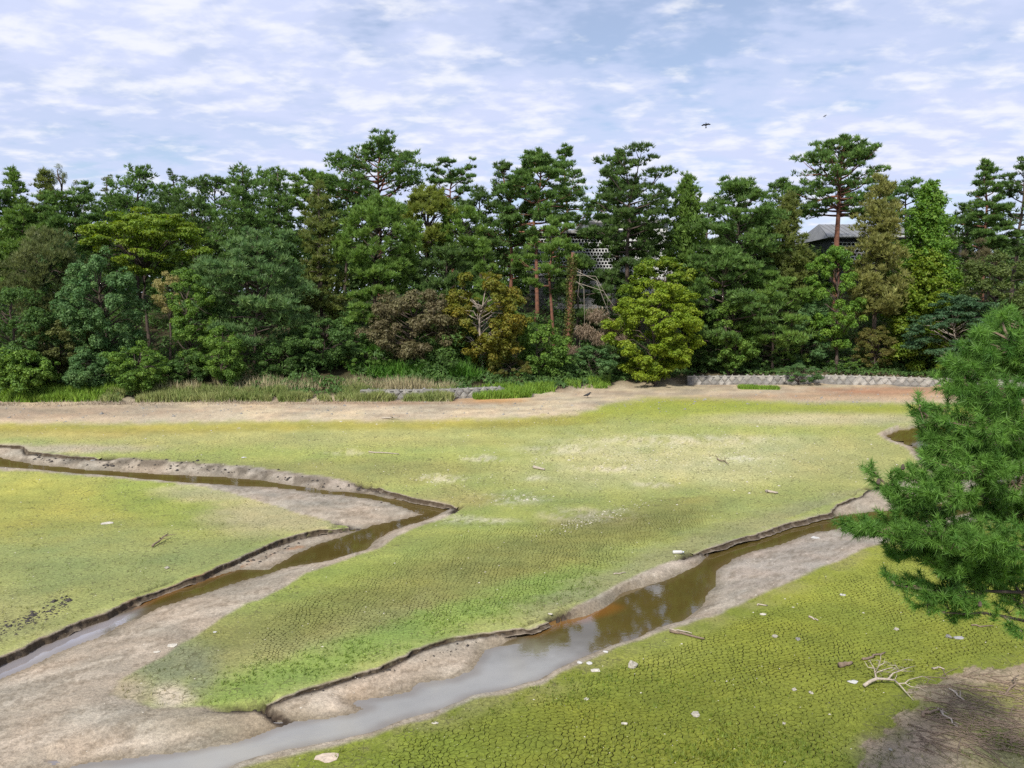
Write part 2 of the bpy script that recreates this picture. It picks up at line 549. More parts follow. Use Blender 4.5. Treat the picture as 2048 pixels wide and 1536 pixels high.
def bed_colour(x, y, sand, face, wet):
    u, v = to_photo(x, y, 0.0)
    far = np.clip((v - 640) / 900.0, 0.05, 1.0)
    nz1 = fbm(x * 0.35, y * 0.35, 41, 4)
    nz2 = fbm(x * 1.4, y * 1.4, 47, 4)
    nz3 = fbm(x * 5.0, y * 5.0, 53, 3)
    uu = u + 160 * (fbm(x * 0.10, y * 0.10, 61, 4) - 0.5) + 60 * (nz2 - 0.5)
    vv = v + far * (90 * (nz1 - 0.5) + 50 * (nz2 - 0.5))
    col = np.empty(x.shape + (3,))
    col[:] = C(160, 166, 98)

    def lay(mask, c):
        m = np.clip(mask, 0, 1)[..., None]
        col[:] = col * (1 - m) + np.asarray(c) * m

    def ell(cx, cy, rx, ry, soft=0.6):
        d = np.sqrt(((uu - cx) / rx) ** 2 + ((vv - cy) / ry) ** 2)
        return 1 - sstep(1 - soft, 1 + soft * 0.6, d)

    def ell_raw(cx, cy, rx, ry, soft=0.7):
        d = np.sqrt(((u + 50 * (nz2 - .5) - cx) / rx) ** 2 + ((v + far * 30 * (nz2 - .5) - cy) / ry) ** 2)
        return 1 - sstep(1 - soft, 1 + soft * 0.6, d)

    def band(pts, w, soft=1.0):
        p = np.asarray(pts, float)
        vc = np.interp(uu, p[:, 0], p[:, 1])
        inr = sstep(p[0, 0] - 60, p[0, 0] + 60, uu) * (1 - sstep(p[-1, 0] - 60, p[-1, 0] + 60, uu))
        d = np.abs(v + far * 14 * (nz2 - 0.5) * 2 - vc) / w
        return (1 - sstep(1 - soft * 0.7, 1 + soft * 0.7, d)) * inr

    # mid field
    lay(ell(1150, 900, 700, 60) * 0.6, C(170, 174, 100))
    lay(ell(1000, 1090, 520, 110) * 0.7, C(152, 162, 84))
    lay(ell(650, 1180, 260, 80) * 0.7, C(144, 158, 72))
    lay(ell(520, 870, 560, 24) * 0.8, C(178, 174, 112))
    lay(ell(560, 915, 420, 16) * 0.7, C(160, 168, 92))
    lay(ell(700, 940, 260, 22) * 0.6, C(146, 142, 88))
    lay(ell(860, 1000, 110, 24) * 0.55, C(158, 146, 98))
    # pale, dry patches
    lay(ell(1400, 905, 330, 52) * 0.75 * (0.45 + 0.9 * nz2), C(196, 190, 142))
    lay(ell(1270, 945, 300, 40) * 0.5 * (0.4 + nz2), C(196, 190, 140))
    lay(ell_raw(1190, 1035, 100, 18) * 0.7 * sstep(0.42, 0.58, nz3 * .5 + nz2 * .5), C(205, 196, 172))
    lay(ell_raw(1030, 998, 70, 14) * 0.6 * sstep(0.42, 0.58, nz3 * .5 + nz2 * .5), C(205, 198, 170))
    lay(ell_raw(1180, 1045, 120, 20) * 0.35, C(128, 122, 92))
    for (pu, pv, pr, ph, pa) in ((965, 917, 40, 7, .7), (1225, 937, 60, 8, .7), (1080, 958, 26, 5, .6), (885, 958, 55, 8, .6), (1310, 970, 40, 6, .5), (1490, 918, 40, 7, .6), (930, 1040, 60, 10, .5), (1000, 1043, 40, 6, .5), (1130, 900, 90, 10, .5), (1350, 880, 200, 12, .5), (700, 905, 60, 6, .4), (560, 1000, 50, 8, .5), (470, 1040, 40, 7, .5)):
        lay(ell_raw(pu, pv, pr, ph) * pa * sstep(0.40, 0.56, nz3 * .6 + nz2 * .4), C(212, 203, 176))
    # the far margin
    pts = np.array([(-600, 868), (0, 848), (300, 846), (600, 842), (830, 846), (1000, 838), (1150, 832), (1220, 812), (1300, 802), (1390, 799), (1600, 808), (1830, 806), (2300, 812)], float)
    lim = np.interp(u, pts[:, 0], pts[:, 1])
    lay(1 - sstep(lim - 7, lim + 7, v + 14 * (nz2 - 0.5)), C(203, 186, 158))
    dry = (1 - sstep(lim - 14, lim - 2, v + 12 * (nz2 - 0.5)))
    lay(dry * sstep(0.42, 0.62, nz2) * 0.40, C(164, 146, 122))
    lay(dry * sstep(0.5, 0.62, nz1) * 0.6, C(214, 196, 160))
    beach = fbm(x * 0.5, y * 2.6, 139, 5)
    lay(dry * sstep(0.48, 0.62, beach) * 0.40, C(148, 128, 108))
    lay(ell_raw(80, 825, 280, 17) * 0.7, C(158, 140, 120))
    lay(band([(-200, 862), (0, 856), (300, 858), (600, 852), (860, 850), (1050, 846), (1200, 838)], 9) * 0.75, C(166, 156, 74))
    lay(ell_raw(120, 868, 300, 10) * 0.5, C(178, 160, 96))
    lay(band([(1170, 836), (1250, 815), (1330, 806), (1420, 808), (1600, 818), (1850, 820), (2200, 824)], 11) * 0.85, C(160, 166, 66))
    lay(ell_raw(1380, 822, 170, 22) * 0.75, C(162, 170, 72))
    lay(ell_raw(1650, 838, 260, 14) * 0.8, C(198, 186, 146))
    lay(ell_raw(1500, 862, 340, 12) * 0.55, C(164, 172, 88))
    lay(ell_raw(1720, 920, 160, 70) * 0.55, C(162, 160, 104))
    lay(ell_raw(1790, 783, 190, 9) * 0.6, C(186, 122, 84))
    lay(ell_raw(1700, 795, 330, 7) * 0.4, C(206, 160, 120))
    lay(ell_raw(985, 800, 75, 7) * 0.75, C(205, 152, 92))
    lay(ell_raw(800, 806, 260, 4) * 0.5, C(150, 112, 84))
    lay(ell_raw(120, 897, 190, 10) * 0.85, C(186, 172, 150))
    # left island
    li = inside(u, v, [(-900, 935), (80, 940), (430, 970), (700, 1045), (600, 1070), (300, 1180), (0, 1318), (-900, 1600)])
    lay(li * ell(120, 1010, 330, 85) * 0.85, C(172, 170, 84))
    lay(li * ell(330, 1000, 120, 60) * 0.7, C(148, 164, 78))
    lay(li * ell(250, 1130, 340, 80) * 0.75, C(146, 156, 96))
    lay(li * ell(-50, 1240, 200, 60) * 0.6, C(158, 156, 104))
    lay(li * ell(540, 1030, 150, 45) * 0.85, C(186, 174, 132))
    lay(li * ell(430, 985, 90, 16) * 0.7, C(188, 178, 138))
    # centre tongue: brown-olive cracked ground, fresh green along the bank
    ct = inside(u, v, [(214, 1386), (250, 1346), (388, 1265), (505, 1199), (693, 1112), (915, 1016), (1740, 977), (1389, 1107), (1160, 1215), (1000, 1265), (835, 1300), (510, 1415), (300, 1430)])
    lay(ct * band([(380, 1300), (600, 1240), (860, 1170), (1150, 1090), (1420, 1000)], 46) * 0.7, C(136, 134, 76))
    lay(ct * band([(380, 1330), (560, 1300), (760, 1240), (900, 1200)], 26) * 0.5, C(150, 146, 96))
    lay(ct * band([(400, 1400), (560, 1360), (760, 1290), (960, 1225), (1200, 1160)], 30) * 0.8, C(132, 156, 74))
    lay(ct * ell(330, 1330, 110, 60) * 0.8, C(128, 134, 108))
    lay(ct * band([(1100, 1230), (1250, 1160), (1400, 1095), (1600, 1030), (1750, 970)], 26) * 0.6, C(152, 150, 112))
    lay(ct * ell_raw(345, 1398, 45, 30) * 0.95, C(205, 192, 168))
    lay(ct * ell_raw(240, 1385, 70, 40) * 0.9, C(182, 166, 140))
    # right bank
    rb = inside(u, v, [(-100, 1800), (478, 1532), (732, 1471), (1002, 1383), (1136, 1330), (1300, 1263), (1412, 1230), (1590, 1156), (1724, 1096), (1850, 1060), (2400, 900), (3000, 1700), (1500, 3000)])
    lay(rb * 1.0, C(134, 142, 54))
    lay(rb * ell_raw(1750, 1150, 330, 80) * 0.8, C(158, 164, 68))
    lay(rb * ell(1250, 1500, 560, 120) * 0.6, C(118, 126, 44))
    lay(rb * ell(800, 1500, 220, 60) * 0.5, C(128, 142, 52))
    edge_r = (1 - sstep(0.2, 1.3, seg_dist(x, y, RIGHT_CHANNEL, True))) * rb
    lay(edge_r * 0.75 * sstep(0.3, 0.6, nz2), C(150, 146, 88))
    lay(rb * ell_raw(1310, 1290, 120, 50) * 0.6, C(146, 152, 72))
    lr = inside(u + 80 * (nz2 - .5), v + 60 * (nz2 - .5), [(1700, 1650), (1730, 1500), (1790, 1440), (1850, 1372), (1950, 1345), (2050, 1335), (2600, 1330), (2600, 1900)])
    lay(lr * (0.35 + 0.65 * sstep(.3, .6, nz2)), C(172, 154, 126))
    lay(lr * sstep(0.45, 0.6, nz3) * 0.35, C(116, 100, 78))
    lay(ell_raw(1850, 1500, 130, 45) * 0.85, C(172, 156, 134))
    lay(ell_raw(2010, 1505, 90, 50) * 0.7 * sstep(.35, .6, nz2), C(112, 126, 60))
    # bare sand and silt of the channels
    nsand = fbm(x * 0.7 + y * 0.4, y * 2.0 - x * 1.1, 71, 5)
    sandc = np.empty_like(col)
    sandc[:] = C(190, 177, 157)
    s1 = sstep(0.4, 0.65, nsand)[..., None]
    sandc = sandc * (1 - 0.55 * s1) + C(160, 146, 126) * 0.55 * s1
    m = ell_raw(850, 960, 500, 45)[..., None] * 0.7
    sandc = sandc * (1 - m) + C(176, 166, 154) * m
    m = ell_raw(1560, 1110, 240, 80)[..., None] * 0.8
    sandc = sandc * (1 - m) + C(180, 168, 154) * m
    m = ell_raw(520, 1440, 240, 34)[..., None] * 0.75
    sandc = sandc * (1 - m) + C(148, 136, 112) * m
    m = (1 - sstep(0.0, 0.12, np.abs(nsand - 0.5)))[..., None] * 0.32
    sandc = sandc * (1 - m) + C(130, 118, 100) * m
    rill = fbm(x * 1.3 + y * 0.9, y * 3.4 - x * 2.0, 73, 4)
    rm = (sstep(0.52, 0.60, rill) * (1 - sstep(0.60, 0.70, rill)))[..., None] * 0.45
    sandc = sandc * (1 - rm) + C(112, 98, 78) * rm
    wm = np.clip(wet, 0, 1)[..., None] * 0.60
    sandc = sandc * (1 - wm) + C(120, 108, 86) * wm
    o1 = (1 - sstep(0.05, 0.26, seg_dist(x + 0.2 * (nz3 - .5), y + 0.3 * (nz2 - .5), ORANGE1))) * 0.5 * (1 - face)
    o2 = (1 - sstep(0.05, 0.22, seg_dist(x + 0.2 * (nz3 - .5), y + 0.3 * (nz2 - .5), ORANGE2))) * 0.7 * (1 - face)
    o = o1[..., None] * sstep(0.35, 0.55, nz2)[..., None]
    sandc = sandc * (1 - o) + C(178, 112, 48) * o
    sm = np.clip(sand * (1.0 + 0.7 * (nz2 - 0.5)), 0, 1)
    sm = np.where(sand > 0.97, 1, sstep(0.25, 0.8, sm))[..., None]
    col = col * (1 - sm) + sandc * sm
    fm = np.clip(face * (0.75 + 0.7 * nz3), 0, 1)[..., None]
    col = col * (1 - fm) + C(62, 52, 42) * fm
    # churned dark mud along the upper left stream
    ch = seg_dist(x, y, CHURN)
    cm = ((1 - sstep(0.1, 0.9, ch)) * sstep(0.46, 0.62, nz2) * 0.8)[..., None]
    col = col * (1 - cm) + C(96, 86, 72) * cm
    # forest floor
    s = y - shore_y(x)
    fl = sstep(0.2, 1.6, s)[..., None]
    col = col * (1 - fl) + (C(70, 66, 44) * (0.7 + 0.6 * nz2[..., None])) * fl
    streak = fbm(x * 0.22 + 3, y * 1.1, 133, 5)
    patch = fbm(x * 0.55, y * 0.8, 137, 5)
    col *= (0.90 + 0.2 * nz2 + 0.14 * (nz3 - 0.5))[..., None] * (1 + 0.34 * (streak - 0.5) + 0.26 * (patch - 0.5))[..., None]
    warm = ((patch - 0.5) * 0.22)[..., None]
    col = col * (1 + warm * np.array([1.0, 0.1, -0.4]))
    return np.clip(col, 0.005, 0.8)


ORANGE1 = world_poly([(270, 1213), (344, 1181), (430, 1150), (500, 1124), (560, 1103), (600, 1094)], -0.2)
ORANGE2 = world_poly([(1060, 1263), (1105, 1247), (1170, 1234), (1225, 1213)], -0.2)
CHURN = world_poly([(60, 914), (150, 920), (300, 928), (400, 934), (500, 948), (620, 962), (740, 982)], -0.1)

# cracked plates lie in two areas; elsewhere the sheet itself is the surface
CRACK_A = world_poly([(420, 1372), (470, 1250), (560, 1195), (720, 1118), (900, 1052), (1150, 1030), (1420, 1000), (1480, 1035), (1380, 1085), (1180, 1175), (1020, 1235), (830, 1275), (600, 1345)])
CRACK_B = world_poly([(600, 1570), (790, 1475), (940, 1420), (1090, 1375), (1160, 1345), (1240, 1312), (1330, 1280), (1430, 1245), (1560, 1190), (1650, 1145), (1760, 1105), (1900, 1075), (2120, 1060), (2250, 1240), (2150, 1310), (1960, 1325), (1830, 1365), (1760, 1450), (1690, 1590)])


def crack_mask(x, y):
    m = np.zeros(x.shape)
    for p, soft in ((CRACK_A, 1.6), (CRACK_B, 0.9)):
        d = seg_dist(x, y, p, True)
        sd = np.where(inside(x, y, p), d, -d)
        m = np.maximum(m, sstep(-0.1, soft, sd + 0.5 * (fbm(x * 0.8, y * 0.8, 83, 3) - 0.5)))
    return m


# rows and columns get coarser with distance
rows = ground_at(np.full(410, CX), np.linspace(2300, 742, 410))[1]
rows = np.concatenate([np.linspace(-40, rows[0] - 0.2, 14), rows, np.arange(rows[-1] + .9, 122, 2.0), np.linspace(125, 300, 20), [600, 1500, 2500]])
tcol = np.concatenate([np.linspace(-3.5, -0.80, 28)[:-1], np.linspace(-0.80, 0.80, 480), np.linspace(0.80, 3.5, 28)[1:]])
YY, TT = np.meshgrid(rows, tcol, indexing='ij')
XX = TT * np.maximum(YY + 1.0, 14.0 - 7 * sstep(4, 20, YY) * 0)
XX = TT * np.maximum(YY, 7.0)
gz, gsand, gface, gwet = bed(XX, YY)
gcol = bed_colour(XX, YY, gsand, gface, gwet)
gcm = crack_mask(XX, YY) * (1 - np.clip(gsand, 0, 1))
open_m = sstep(0.30, 0.5, gcm)
gz = gz - 0.045 * open_m
gcol = gcol * (1 - open_m[..., None]) + C(44, 38, 26) * open_m[..., None]
gfine = np.clip((1 - gsand) * (1 - open_m) * (1 - sstep(.1, .9, YY - shore_y(XX) + 9)) * sstep(.35, .6, fbm(XX * .15, YY * .2, 151, 4) + .16), 0, 1)
nr, nc = XX.shape
idx = np.arange(nr * nc).reshape(nr, nc)
quads = np.stack([idx[:-1, :-1], idx[:-1, 1:], idx[1:, 1:], idx[1:, :-1]], -1).reshape(-1)


def ground_material():
    m, n, l = new_mat('pond_bed_silt_and_algae')
    out = N(n, 'ShaderNodeOutputMaterial')
    p = N(n, 'ShaderNodeBsdfPrincipled')
    p.inputs['Roughness'].default_value = 0.92
    p.inputs['Specular IOR Level'].default_value = 0.2
    at = N(n, 'ShaderNodeAttribute', attribute_name='tint')
    geo = N(n, 'ShaderNodeNewGeometry')

    def noise(scale, det=5, rough=0.65):
        t = N(n, 'ShaderNodeTexNoise')
        t.inputs['Scale'].default_value = scale
        t.inputs['Detail'].default_value = det
        t.inputs['Roughness'].default_value = rough
        l.new(geo.outputs['Position'], t.inputs['Vector'])
        return t.outputs[0]

    n1, n2, n3 = noise(2.2), noise(11.0, 4), noise(30.0, 3)

    def mrange(v, a, b, c, d):
        r = N(n, 'ShaderNodeMapRange')
        for i, q in enumerate((a, b, c, d)):
            r.inputs[1 + i].default_value = q
        l.new(v, r.inputs[0])
        return r.outputs[0]

    def mul(a, b):
        q = N(n, 'ShaderNodeMath', operation='MULTIPLY')
        l.new(a, q.inputs[0])
        l.new(b, q.inputs[1])
        return q.outputs[0]

    k = mul(mul(mrange(n1, 0.3, 0.7, 0.88, 1.12), mrange(n2, 0.3, 0.7, 0.75, 1.25)), mrange(n3, 0.25, 0.75, 0.72, 1.28))
    vm = N(n, 'ShaderNodeVectorMath', operation='SCALE')
    l.new(at.outputs['Color'], vm.inputs[0])
    l.new(k, vm.inputs['Scale'])
    # far off, the joints of the dry crust are too fine to build
    fa = N(n, 'ShaderNodeAttribute', attribute_name='fine_cracks')
    wv = N(n, 'ShaderNodeTexNoise')
    wv.inputs['Scale'].default_value = 2.5
    wv.inputs['Detail'].default_value = 3
    l.new(geo.outputs['Position'], wv.inputs['Vector'])
    ws = N(n, 'ShaderNodeVectorMath', operation='SCALE')
    ws.inputs['Scale'].default_value = 0.35
    l.new(wv.outputs['Color'], ws.inputs[0])
    wa = N(n, 'ShaderNodeVectorMath', operation='ADD')
    l.new(geo.outputs['Position'], wa.inputs[0])
    l.new(ws.outputs[0], wa.inputs[1])
    vo = N(n, 'ShaderNodeTexVoronoi', feature='DISTANCE_TO_EDGE')
    vo.inputs['Scale'].default_value = 4.6
    l.new(wa.outputs[0], vo.inputs['Vector'])
    cr = mrange(vo.outputs['Distance'], 0.02, 0.09, 1.0, 0.0)
    crm = mul(mul(cr, fa.outputs['Fac']), mrange(n1, 0.40, 0.58, 0.0, 0.75))
    mxc = N(n, 'ShaderNodeMixRGB')
    l.new(crm, mxc.inputs[0])
    l.new(vm.outputs[0], mxc.inputs[1])
    mxc.inputs[2].default_value = (0.075, 0.07, 0.03, 1)
    vm = mxc
    # pale specks: shell and straw fragments
    sp = noise(20.0, 2, 0.5)
    spm = mrange(sp, 0.70, 0.76, 0.0, 0.55)
    mx = N(n, 'ShaderNodeMixRGB')
    l.new(spm, mx.inputs[0])
    l.new(vm.outputs[0], mx.inputs[1])
    mx.inputs[2].default_value = (0.55, 0.5, 0.36, 1)
    l.new(mx.outputs[0], p.inputs['Base Color'])
    b = N(n, 'ShaderNodeBump')
    b.inputs['Strength'].default_value = 0.9
    b.inputs['Distance'].default_value = 0.03
    ad = N(n, 'ShaderNodeMath', operation='ADD')
    l.new(n2, ad.inputs[0])
    l.new(n1, ad.inputs[1])
    l.new(ad.outputs[0], b.inputs['Height'])
    l.new(b.outputs[0], p.inputs['Normal'])
    l.new(p.outputs[0], out.inputs[0])
    return m


M_GROUND = ground_material()
gv = np.stack([XX, YY, gz], -1).reshape(-1, 3)
pond_bed = link('ground', make_mesh('ground', gv, quads, np.full((nr - 1) * (nc - 1), 4), gcol.reshape(-1, 3), 'POINT', True, (M_GROUND,)))
fa_ = pond_bed.data.attributes.new('fine_cracks', 'FLOAT', 'POINT')
fa_.data.foreach_set('value', gfine.ravel().astype(np.float32))
tag(pond_bed, 'dried-out pond bed of green algae and grey sand, wooded bank behind', None, None, 'structure')


# ---- cracked mud: a net of plates with open joints
def build_plates():
    S = 0.170
    x0, y0 = -14.0, 14.0
    I, J = np.meshgrid(np.arange(-20, 260), np.arange(-150, 170), indexing='ij')

    def site(i, j):
        jx = (hash2(i, j, 201) - 0.5) * 0.92
        jy = (hash2(i, j, 202) - 0.5) * 0.92
        a, b = (i + 0.5 * (j % 2) + jx) * S, (j + jy) * S * 0.866
        wa = a + 0.55 * (fbm(a * 0.8, b * 0.8, 211, 2) - 0.5)
        wb = b + 0.55 * (fbm(a * 0.8, b * 0.8, 221, 2) - 0.5)
        return x0 + 0.914 * wa - 0.406 * wb, y0 + 0.406 * wa + 0.914 * wb

    sx, sy = site(I, J)

    def nb(i, j):
        o = j % 2
        return [(i + 1, j), (i + o, j + 1), (i - 1 + o, j + 1), (i - 1, j), (i - 1 + o, j - 1), (i + o, j - 1)]

    NB = nb(I, J)
    pos = [site(a, b) for a, b in NB]
    ids = [a * 100003 + b for a, b in NB]
    me_id = I * 100003 + J

    def edge_rand(k, seed):
        lo = np.minimum(me_id, ids[k])
        hi = np.maximum(me_id, ids[k])
        return hash2(lo % 999983, hi % 999979, seed)

    # corners = where three plates meet (pulled at random), middles of the joints bent at random
    cx = [(sx + pos[k][0] + pos[(k + 1) % 6][0]) / 3 for k in range(6)]
    cy = [(sy + pos[k][1] + pos[(k + 1) % 6][1]) / 3 for k in range(6)]
    opening = [np.where(edge_rand(k, 301) < 0.84, 0.3 + 1.0 * edge_rand(k, 302), 0.0) for k in range(6)]
    # joint between two neighbours k and k+1 as seen from their own side
    def between(k):
        a, b = ids[k], ids[(k + 1) % 6]
        lo, hi = np.minimum(a, b), np.maximum(a, b)
        r = hash2(lo % 999983, hi % 999979, 301)
        return np.where(r < 0.84, 0.3 + 1.0 * hash2(lo % 999983, hi % 999979, 302), 0.0)
    rim_x, rim_y, rim_o = [], [], []
    for k in range(6):
        kp = (k - 1) % 6
        # joint with neighbour k runs from corner kp to corner k
        mx = (cx[kp] + cx[k]) / 2
        my = (cy[kp] + cy[k]) / 2
        tx, ty = cx[k] - cx[kp], cy[k] - cy[kp]
        sgn = np.where(me_id < ids[k], 1.0, -1.0)
        bend = (edge_rand(k, 303) - 0.5) * 0.42 * sgn
        mx, my = mx - ty * bend, my + tx * bend
        rim_x += [mx, cx[k]]
        rim_y += [my, cy[k]]
        rim_o += [opening[k], np.maximum(np.maximum(opening[k], opening[(k + 1) % 6]), between(k)) * 1.0]
    RX, RY, RO = np.stack(rim_x, -1), np.stack(rim_y, -1), np.stack(rim_o, -1)
    cenx, ceny = RX.mean(-1), RY.mean(-1)
    cm = crack_mask(cenx, ceny)
    z_, sand_, _, _ = bed(cenx, ceny)
    keep = (cm > 0.24) & (sand_ < 0.3)
    RX, RY, RO, cenx, ceny, cm = RX[keep], RY[keep], RO[keep], cenx[keep], ceny[keep], cm[keep]
    n = len(cenx)
    gap = 0.0120 * RO * (0.35 + 0.65 * sstep(0.3, 0.9, cm))[:, None] * (0.6 + 0.8 * fbm(RX * 0.5, RY * 0.5, 305, 3))
    dx, dy = RX - cenx[:, None], RY - ceny[:, None]
    L = np.sqrt(dx * dx + dy * dy) + 1e-6
    f = np.clip(1 - gap / L, 0.3, 1.0)
    fy = np.clip(1 - 1.7 * gap / L, 0.3, 1.0)
    tx, ty = cenx[:, None] + dx * f, ceny[:, None] + dy * fy
    bx, by = tx, ty
    zt, sd, fc, wt = bed(tx.ravel(), ty.ravel())
    zc, sdc, fcc, wtc = bed(cenx, ceny)
    rise = (hash2((cenx * 977).astype(int), (ceny * 977).astype(int), 306) - 0.5) * 0.002
    zt = zt.reshape(n, 12) + rise[:, None] + np.where(RO > 0, 0.0, -rise[:, None])
    colr = bed_colour(tx.ravel(), ty.ravel(), sd * 0.6, fc * 0, wt * 0).reshape(n, 12, 3)
    colc = bed_colour(cenx, ceny, sdc * 0.6, fcc * 0, wtc * 0)
    jit = (0.96 + 0.08 * hash2((cenx * 531).astype(int), (ceny * 531).astype(int), 307))
    colr *= jit[:, None, None]
    colc *= jit[:, None]
    near = ceny < 19.0
    dark = C(44, 38, 26)  # mud of the joint walls, darkened to paint in crack shade against the sun
    u, v = to_photo(cenx, ceny, 0)
    size = 1.0 / (ceny ** 2 + cenx ** 2 * 0.2)
    vis = (u > 10) & (u < 2038) & (v < 1528)
    order = np.argsort(-size * vis)
    big = np.zeros(n, bool)
    big[order[:300]] = True

    def pack(sel, ks):
        k = len(ks)
        q = np.where(sel)[0]
        V = np.empty((len(q), 2 * k + 1, 3))
        T = np.empty((len(q), 2 * k + 1, 3))
        V[:, 0] = np.stack([cenx, ceny, zc + rise + 0.003], -1)[q]
        V[:, 1:k + 1] = np.stack([tx, ty, zt], -1)[q][:, ks]
        V[:, k + 1:] = V[:, 1:k + 1] - np.array([0, 0, 0.05])
        T[:, 0] = colc[q]
        T[:, 1:k + 1] = colr[q][:, ks]
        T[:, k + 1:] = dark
        f, tot = [], [3] * k + [4] * k
        for j in range(k):
            f += [0, 1 + j, 1 + (j + 1) % k]
        for j in range(k):
            j2 = (j + 1) % k
            f += [1 + j, k + 1 + j, k + 1 + j2, 1 + j2]
        return V, T, np.array(f), np.array(tot)

    # the 300 plates that show largest, one object each; the rest of the net as one part
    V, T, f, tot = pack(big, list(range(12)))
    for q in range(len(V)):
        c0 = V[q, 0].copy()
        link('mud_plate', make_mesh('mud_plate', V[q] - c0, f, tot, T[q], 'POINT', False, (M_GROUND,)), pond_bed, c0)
    vs, ts, fs, tots, off = [], [], [], [], 0
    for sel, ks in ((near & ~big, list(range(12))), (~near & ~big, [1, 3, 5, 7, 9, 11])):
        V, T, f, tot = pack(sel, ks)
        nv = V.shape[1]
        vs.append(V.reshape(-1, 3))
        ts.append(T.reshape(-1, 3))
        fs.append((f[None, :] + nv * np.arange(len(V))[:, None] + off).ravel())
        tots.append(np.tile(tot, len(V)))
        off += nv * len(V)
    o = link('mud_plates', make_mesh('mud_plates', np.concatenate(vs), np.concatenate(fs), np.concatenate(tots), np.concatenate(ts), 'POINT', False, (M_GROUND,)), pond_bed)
    o['kind'] = 'stuff'
    print('plates', n)


build_plates()


# ---- the cut banks: ragged low walls of dark mud under a lip of turf
def cut_bank(line, ch, seed, label, tall):
    seg = np.linalg.norm(np.diff(line, axis=0), axis=1)
    cum = np.concatenate([[0], np.cumsum(seg)])
    n = int(cum[-1] / 0.055)
    s = np.linspace(0, cum[-1], n)
    x = np.interp(s, cum, line[:, 0])
    y = np.interp(s, cum, line[:, 1])
    ker = np.ones(9) / 9
    xp, yp = np.pad(x, 4, 'edge'), np.pad(y, 4, 'edge')
    x, y = np.convolve(xp, ker, 'valid'), np.convolve(yp, ker, 'valid')
    tx, ty = np.gradient(x), np.gradient(y)
    L = np.sqrt(tx * tx + ty * ty) + 1e-9
    nx, ny = -ty / L, tx / L
    mid = len(x) // 2
    if not inside(x[mid:mid + 1] + nx[mid:mid + 1] * .25, y[mid:mid + 1] + ny[mid:mid + 1] * .25, ch)[0]:
        nx, ny = -nx, -ny
    wob = 0.34 * (fbm(s * .7, s * 0 + seed, 811, 4) - .5) + 0.14 * (fbm(s * 4.5, s * 0 + seed, 813, 3) - .5)
    fade = sstep(0, 1.2, s) * (1 - sstep(cum[-1] - 1.2, cum[-1], s)) * (0.05 + 1.5 * sstep(.25, .7, fbm(s * .5, s * 0 + seed, 817, 3)))
    fade = np.clip(fade, 0, 1)
    lev = base_z(y)
    cols, rowsv = [], []
    profile = [(-.60, -.03, 0), (-.42, .006, 0), (-.10, .014, 0), (0.0, .010, .35), (.015, -.03, 1), (.0, -.10, 1), (.03, -.17, 1), (.10, -.25, .9), (.16, -.30, .5)]
    for j, (o, z, dk) in enumerate(profile):
        jit = wob + (0.05 * (fbm(s * 7 + 9 * j, s * 0 + j, 819, 2) - .5) if 3 < j else 0)
        jit = jit if j >= 2 else 0 * jit
        px, py = x + nx * (o + jit), y + ny * (o + jit)
        b = bed(px, py)
        up = lev * 0 + base_z(py)
        if j <= 3:
            zz_ = up + z - 0.10 * (1 - sstep(.0, .3, fade)) + 0.03 * (fbm(px * .12, py * .12, 5, 3) - .5)
        else:
            zz_ = up + z * tall * (.35 + .65 * fade) - 0.10 * (1 - sstep(.0, .3, fade))
        rowsv.append(np.stack([px, py, zz_], -1))
        c = bed_colour(px, py, b[1] * (.4 if j < 3 else 1), b[2] * 0, b[3] * 0)
        d = (dk * (.6 + .8 * fbm(px * 6, py * 6, 821, 2)))[:, None]
        d = np.clip(d, 0, 1)
        cols.append(c * (1 - d) + C(84, 72, 57) * d)
    V = np.stack(rowsv, 1)
    T = np.stack(cols, 1)
    k = len(profile)
    ii = np.arange(len(x) * k).reshape(len(x), k)
    q = np.stack([ii[:-1, :-1], ii[1:, :-1], ii[1:, 1:], ii[:-1, 1:]], -1).reshape(-1)
    o = link('bank', make_mesh('bank', V.reshape(-1, 3), q, np.full((len(x) - 1) * (k - 1), 4), T.reshape(-1, 3), 'POINT', True, (M_GROUND,)))
    tag(o, label, None, None, 'structure')


for i_, (st_line, ch_) in enumerate(zip(STEEP, (LEFT_CHANNEL, LEFT_CHANNEL, LEFT_CHANNEL, RIGHT_CHANNEL, RIGHT_CHANNEL))):
    cut_bank(st_line, ch_, 3.7 * i_, ['dark cut bank of the left island', 'crumbling cut bank at the left edge of the pond bed', 'short cut bank at the tip of the left stream bend',
                                      'dark cut bank along the cracked middle tongue', 'dark cut bank above the right stream'][i_], (1.1, .85, .65, .6, .6)[i_])


# ---- water
def water_material():
    m, n, l = new_mat('shallow_silty_water')
    out = N(n, 'ShaderNodeOutputMaterial')
    p = N(n, 'ShaderNodeBsdfPrincipled')
    at = N(n, 'ShaderNodeAttribute', attribute_name='tint')
    l.new(at.outputs['Color'], p.inputs['Base Color'])
    p.inputs['Roughness'].default_value = 0.02
    p.inputs['IOR'].default_value = 2.2
    geo = N(n, 'ShaderNodeNewGeometry')
    t = N(n, 'ShaderNodeTexNoise')
    t.inputs['Scale'].default_value = 7.0
    t.inputs['Detail'].default_value = 4
    l.new(geo.outputs['Position'], t.inputs['Vector'])
    b = N(n, 'ShaderNodeBump')
    b.inputs['Strength'].default_value = 0.035
    b.inputs['Distance'].default_value = 0.02
    l.new(t.outputs[0], b.inputs['Height'])
    l.new(b.outputs[0], p.inputs['Normal'])
    l.new(p.outputs[0], out.inputs[0])
    return m


M_WATER = water_material()


